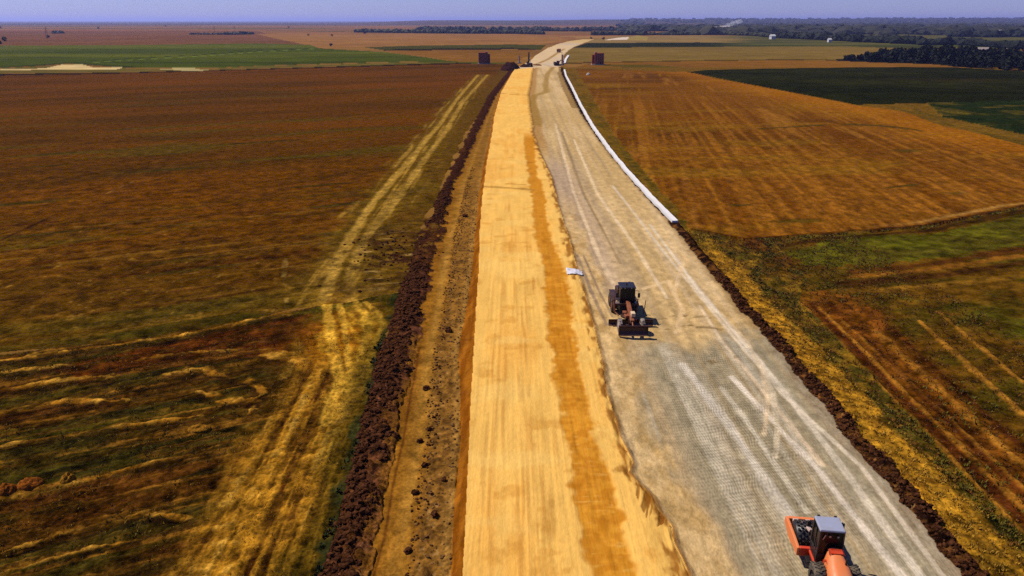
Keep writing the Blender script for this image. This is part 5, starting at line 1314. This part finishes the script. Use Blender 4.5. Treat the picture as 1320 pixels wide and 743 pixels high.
# wooded hills: far forest reading as one mass
n = 5200; pts = []
while len(pts) < n:
    px, d = rnd.uniform(800, 1800), 1500 * (6.0 ** rnd.random())
    y = d; x = (px - 660) / FPX * (y * math.cos(PITCH) + CAM_H * math.sin(PITCH))
    u = x / y
    if u < 0.02 + 0.2 * max(0, (2600 - d) / 1100): continue
    if vn(np.array([x / 420]), np.array([y / 300]), 19)[0] < 0.42 - 0.25 * min(1, max(0, u - .25) * 3): continue
    pts.append((x, y, height_at(x, y)))
scatter('far_forest', M_FAR, pts, 7, 17, 'dark blue green forest covering the low hills at right', 'forest', (1.7, 1.4, .75), 1.2)

# ------------------------------------------------------------------ houses and sheds far off
def house(px, py, w, d, h, rz, label, cat='house', roofm=None, name='farmhouse'):
    x, y = G(px, py); t = thing(name, label, cat, (x, y, -.3), rz)
    wl_ = MB().box((0, 0, h / 2), (w, d, h)).build('wall', M_WALL, t)
    MB().prism([(-d * .58, h), (0, h + d * .42), (d * .58, h), (d * .5, h - .15), (-d * .5, h - .15)], -w * .54, w * .54).build('roof', roofm or M_TILE, t)
    for k in (-.3, .0, .3): MB().box((k * w, -d / 2 - .02, h * .55), (w * .07, .06, h * .2)).build('window', M_GLASS, wl_)
    return t
house(995.5, 50.5, 7, 6, 4.5, .3, 'bright white shed at the end of the far tan field', 'shed', M_WALL, 'shed')
house(1069, 54.3, 4, 4, 3.2, .1, 'tiny white house right of the white shed', 'house', M_WALL)
house(1156, 54.2, 6, 5, 3.8, .4, 'white house among dark trees in the far village', 'house', M_WALL)
house(1179, 55, 8, 5, 3.2, -.2, 'low pale house right of the white village house')
house(1145, 54.3, 4, 4, 3.0, .2, 'small grey house left of the white village house')
house(1286.5, 46.2, 10, 8, 7, .2, 'bright white house in front of the wooded hill at right', 'house', M_WALL)
house(1301, 45.6, 12, 7, 4, -.3, 'low pale house beside the bright white hillside house')
house(1266, 70, 9, 6, 3.2, .1, 'pale long roof showing among the wood trees at right', 'house', M_CONC)
house(1294, 71.5, 6, 5, 3.6, .4, 'pale gable showing among the wood trees near right edge', 'house', M_CONC)
house(902, 42.8, 22, 10, 5, .1, 'pale long farm shed left of the smoke', 'shed', M_CONC, 'farm_shed')
house(911, 42.4, 14, 10, 6, 0, 'white farm shed in the middle of the far farmstead', 'shed', M_WALL, 'farm_shed')
house(892, 43, 12, 9, 4.5, .2, 'low farm shed at the left end of the far farmstead', 'shed', M_CONC, 'farm_shed')
house(934, 40.2, 26, 14, 8, .1, 'long pale industrial hall below the smoke', 'hall', M_CONC, 'industrial_hall')
house(919, 40.8, 18, 12, 7, -.1, 'pale industrial hall beside the farmstead', 'hall', M_CONC, 'industrial_hall')

# lattice pylons on the left plain
def pylon(px, py, h, label):
    x, y = G(px, py); t = thing('power_pylon', label, 'pylon', (x, y, -.3), .4)
    w = h * .09; b = MB()
    for sx in (-1, 1):
        for sy in (-1, 1): b.tube((sx * w, sy * w, 0), (sx * w * .18, sy * w * .18, h), .11, n=4)
    for k in range(7):
        z0, z1 = h * k / 7, h * (k + 1) / 7; f0, f1 = 1 - .82 * k / 7, 1 - .82 * (k + 1) / 7
        for sx, sy, ex, ey in ((-1, -1, 1, -1), (1, -1, 1, 1), (1, 1, -1, 1), (-1, 1, -1, -1)): b.tube((sx * w * f0, sy * w * f0, z0), (ex * w * f1, ey * w * f1, z1), .07, n=4)
    b.build('lattice_mast', M_GALV, t)
    for z in (.72, .86): MB().tube((-h * .17, 0, h * z), (h * .17, 0, h * z), .12, n=4).tube((-h * .17, 0, h * z), (0, 0, h * (z + .05)), .06, n=4).tube((h * .17, 0, h * z), (0, 0, h * (z + .05)), .06, n=4).build('cross_arm', M_GALV, t)
pylon(61, 49.5, 17, 'thin lattice pylon on the brown plain at far left')
pylon(277, 44, 16, 'faint lattice pylon on the plain left of the short dotted hedge')
pylon(303, 44, 16, 'faint lattice pylon beside the short dotted hedge')

# smoke rising near the halls
x, y = G(938, 40.3); b = MB()
for k in range(26):
    f = k / 25; r = 3.2 + 3.2 * f
    v, fc = blob((x - 14 + 42 * f ** 1.4 + rnd.gauss(0, 3), y + rnd.gauss(0, 4), 4 + 19 * f ** .9 + rnd.gauss(0, 2)), r * rnd.uniform(.7, 1.1), (1.3, 1, .8), .2, rnd, 2); b.add(v, fc, True)
m, n_, l_, bs = nodemat('smoke'); n_.remove(bs)
pv = n_.new('ShaderNodeVolumePrincipled'); pv.inputs['Color'].default_value = (.95, .95, .97, 1); pv.inputs['Density'].default_value = .06
l_.new(pv.outputs[0], n_['Material Output'].inputs['Volume'])
tag(b.build('smoke', m), 'pale smoke plume drifting up in front of the far hills', 'smoke', None, 'stuff')

# ------------------------------------------------------------------ haze
def haze_box():
    b = MB().box((0, 0, 58), (190600, 190600, 124))
    m, n, l, bs = nodemat('haze'); n.remove(bs)
    pv = n.new('ShaderNodeVolumePrincipled'); pv.inputs['Color'].default_value = (.46, .52, 1.0, 1); pv.inputs['Density'].default_value = HAZE; pv.inputs['Anisotropy'].default_value = .3
    l.new(pv.outputs[0], n['Material Output'].inputs['Volume'])
    tag(b.build('haze', m), 'thin bluish summer haze over the plain', 'haze', None, 'stuff')
HAZE = 6.5e-5
haze_box()
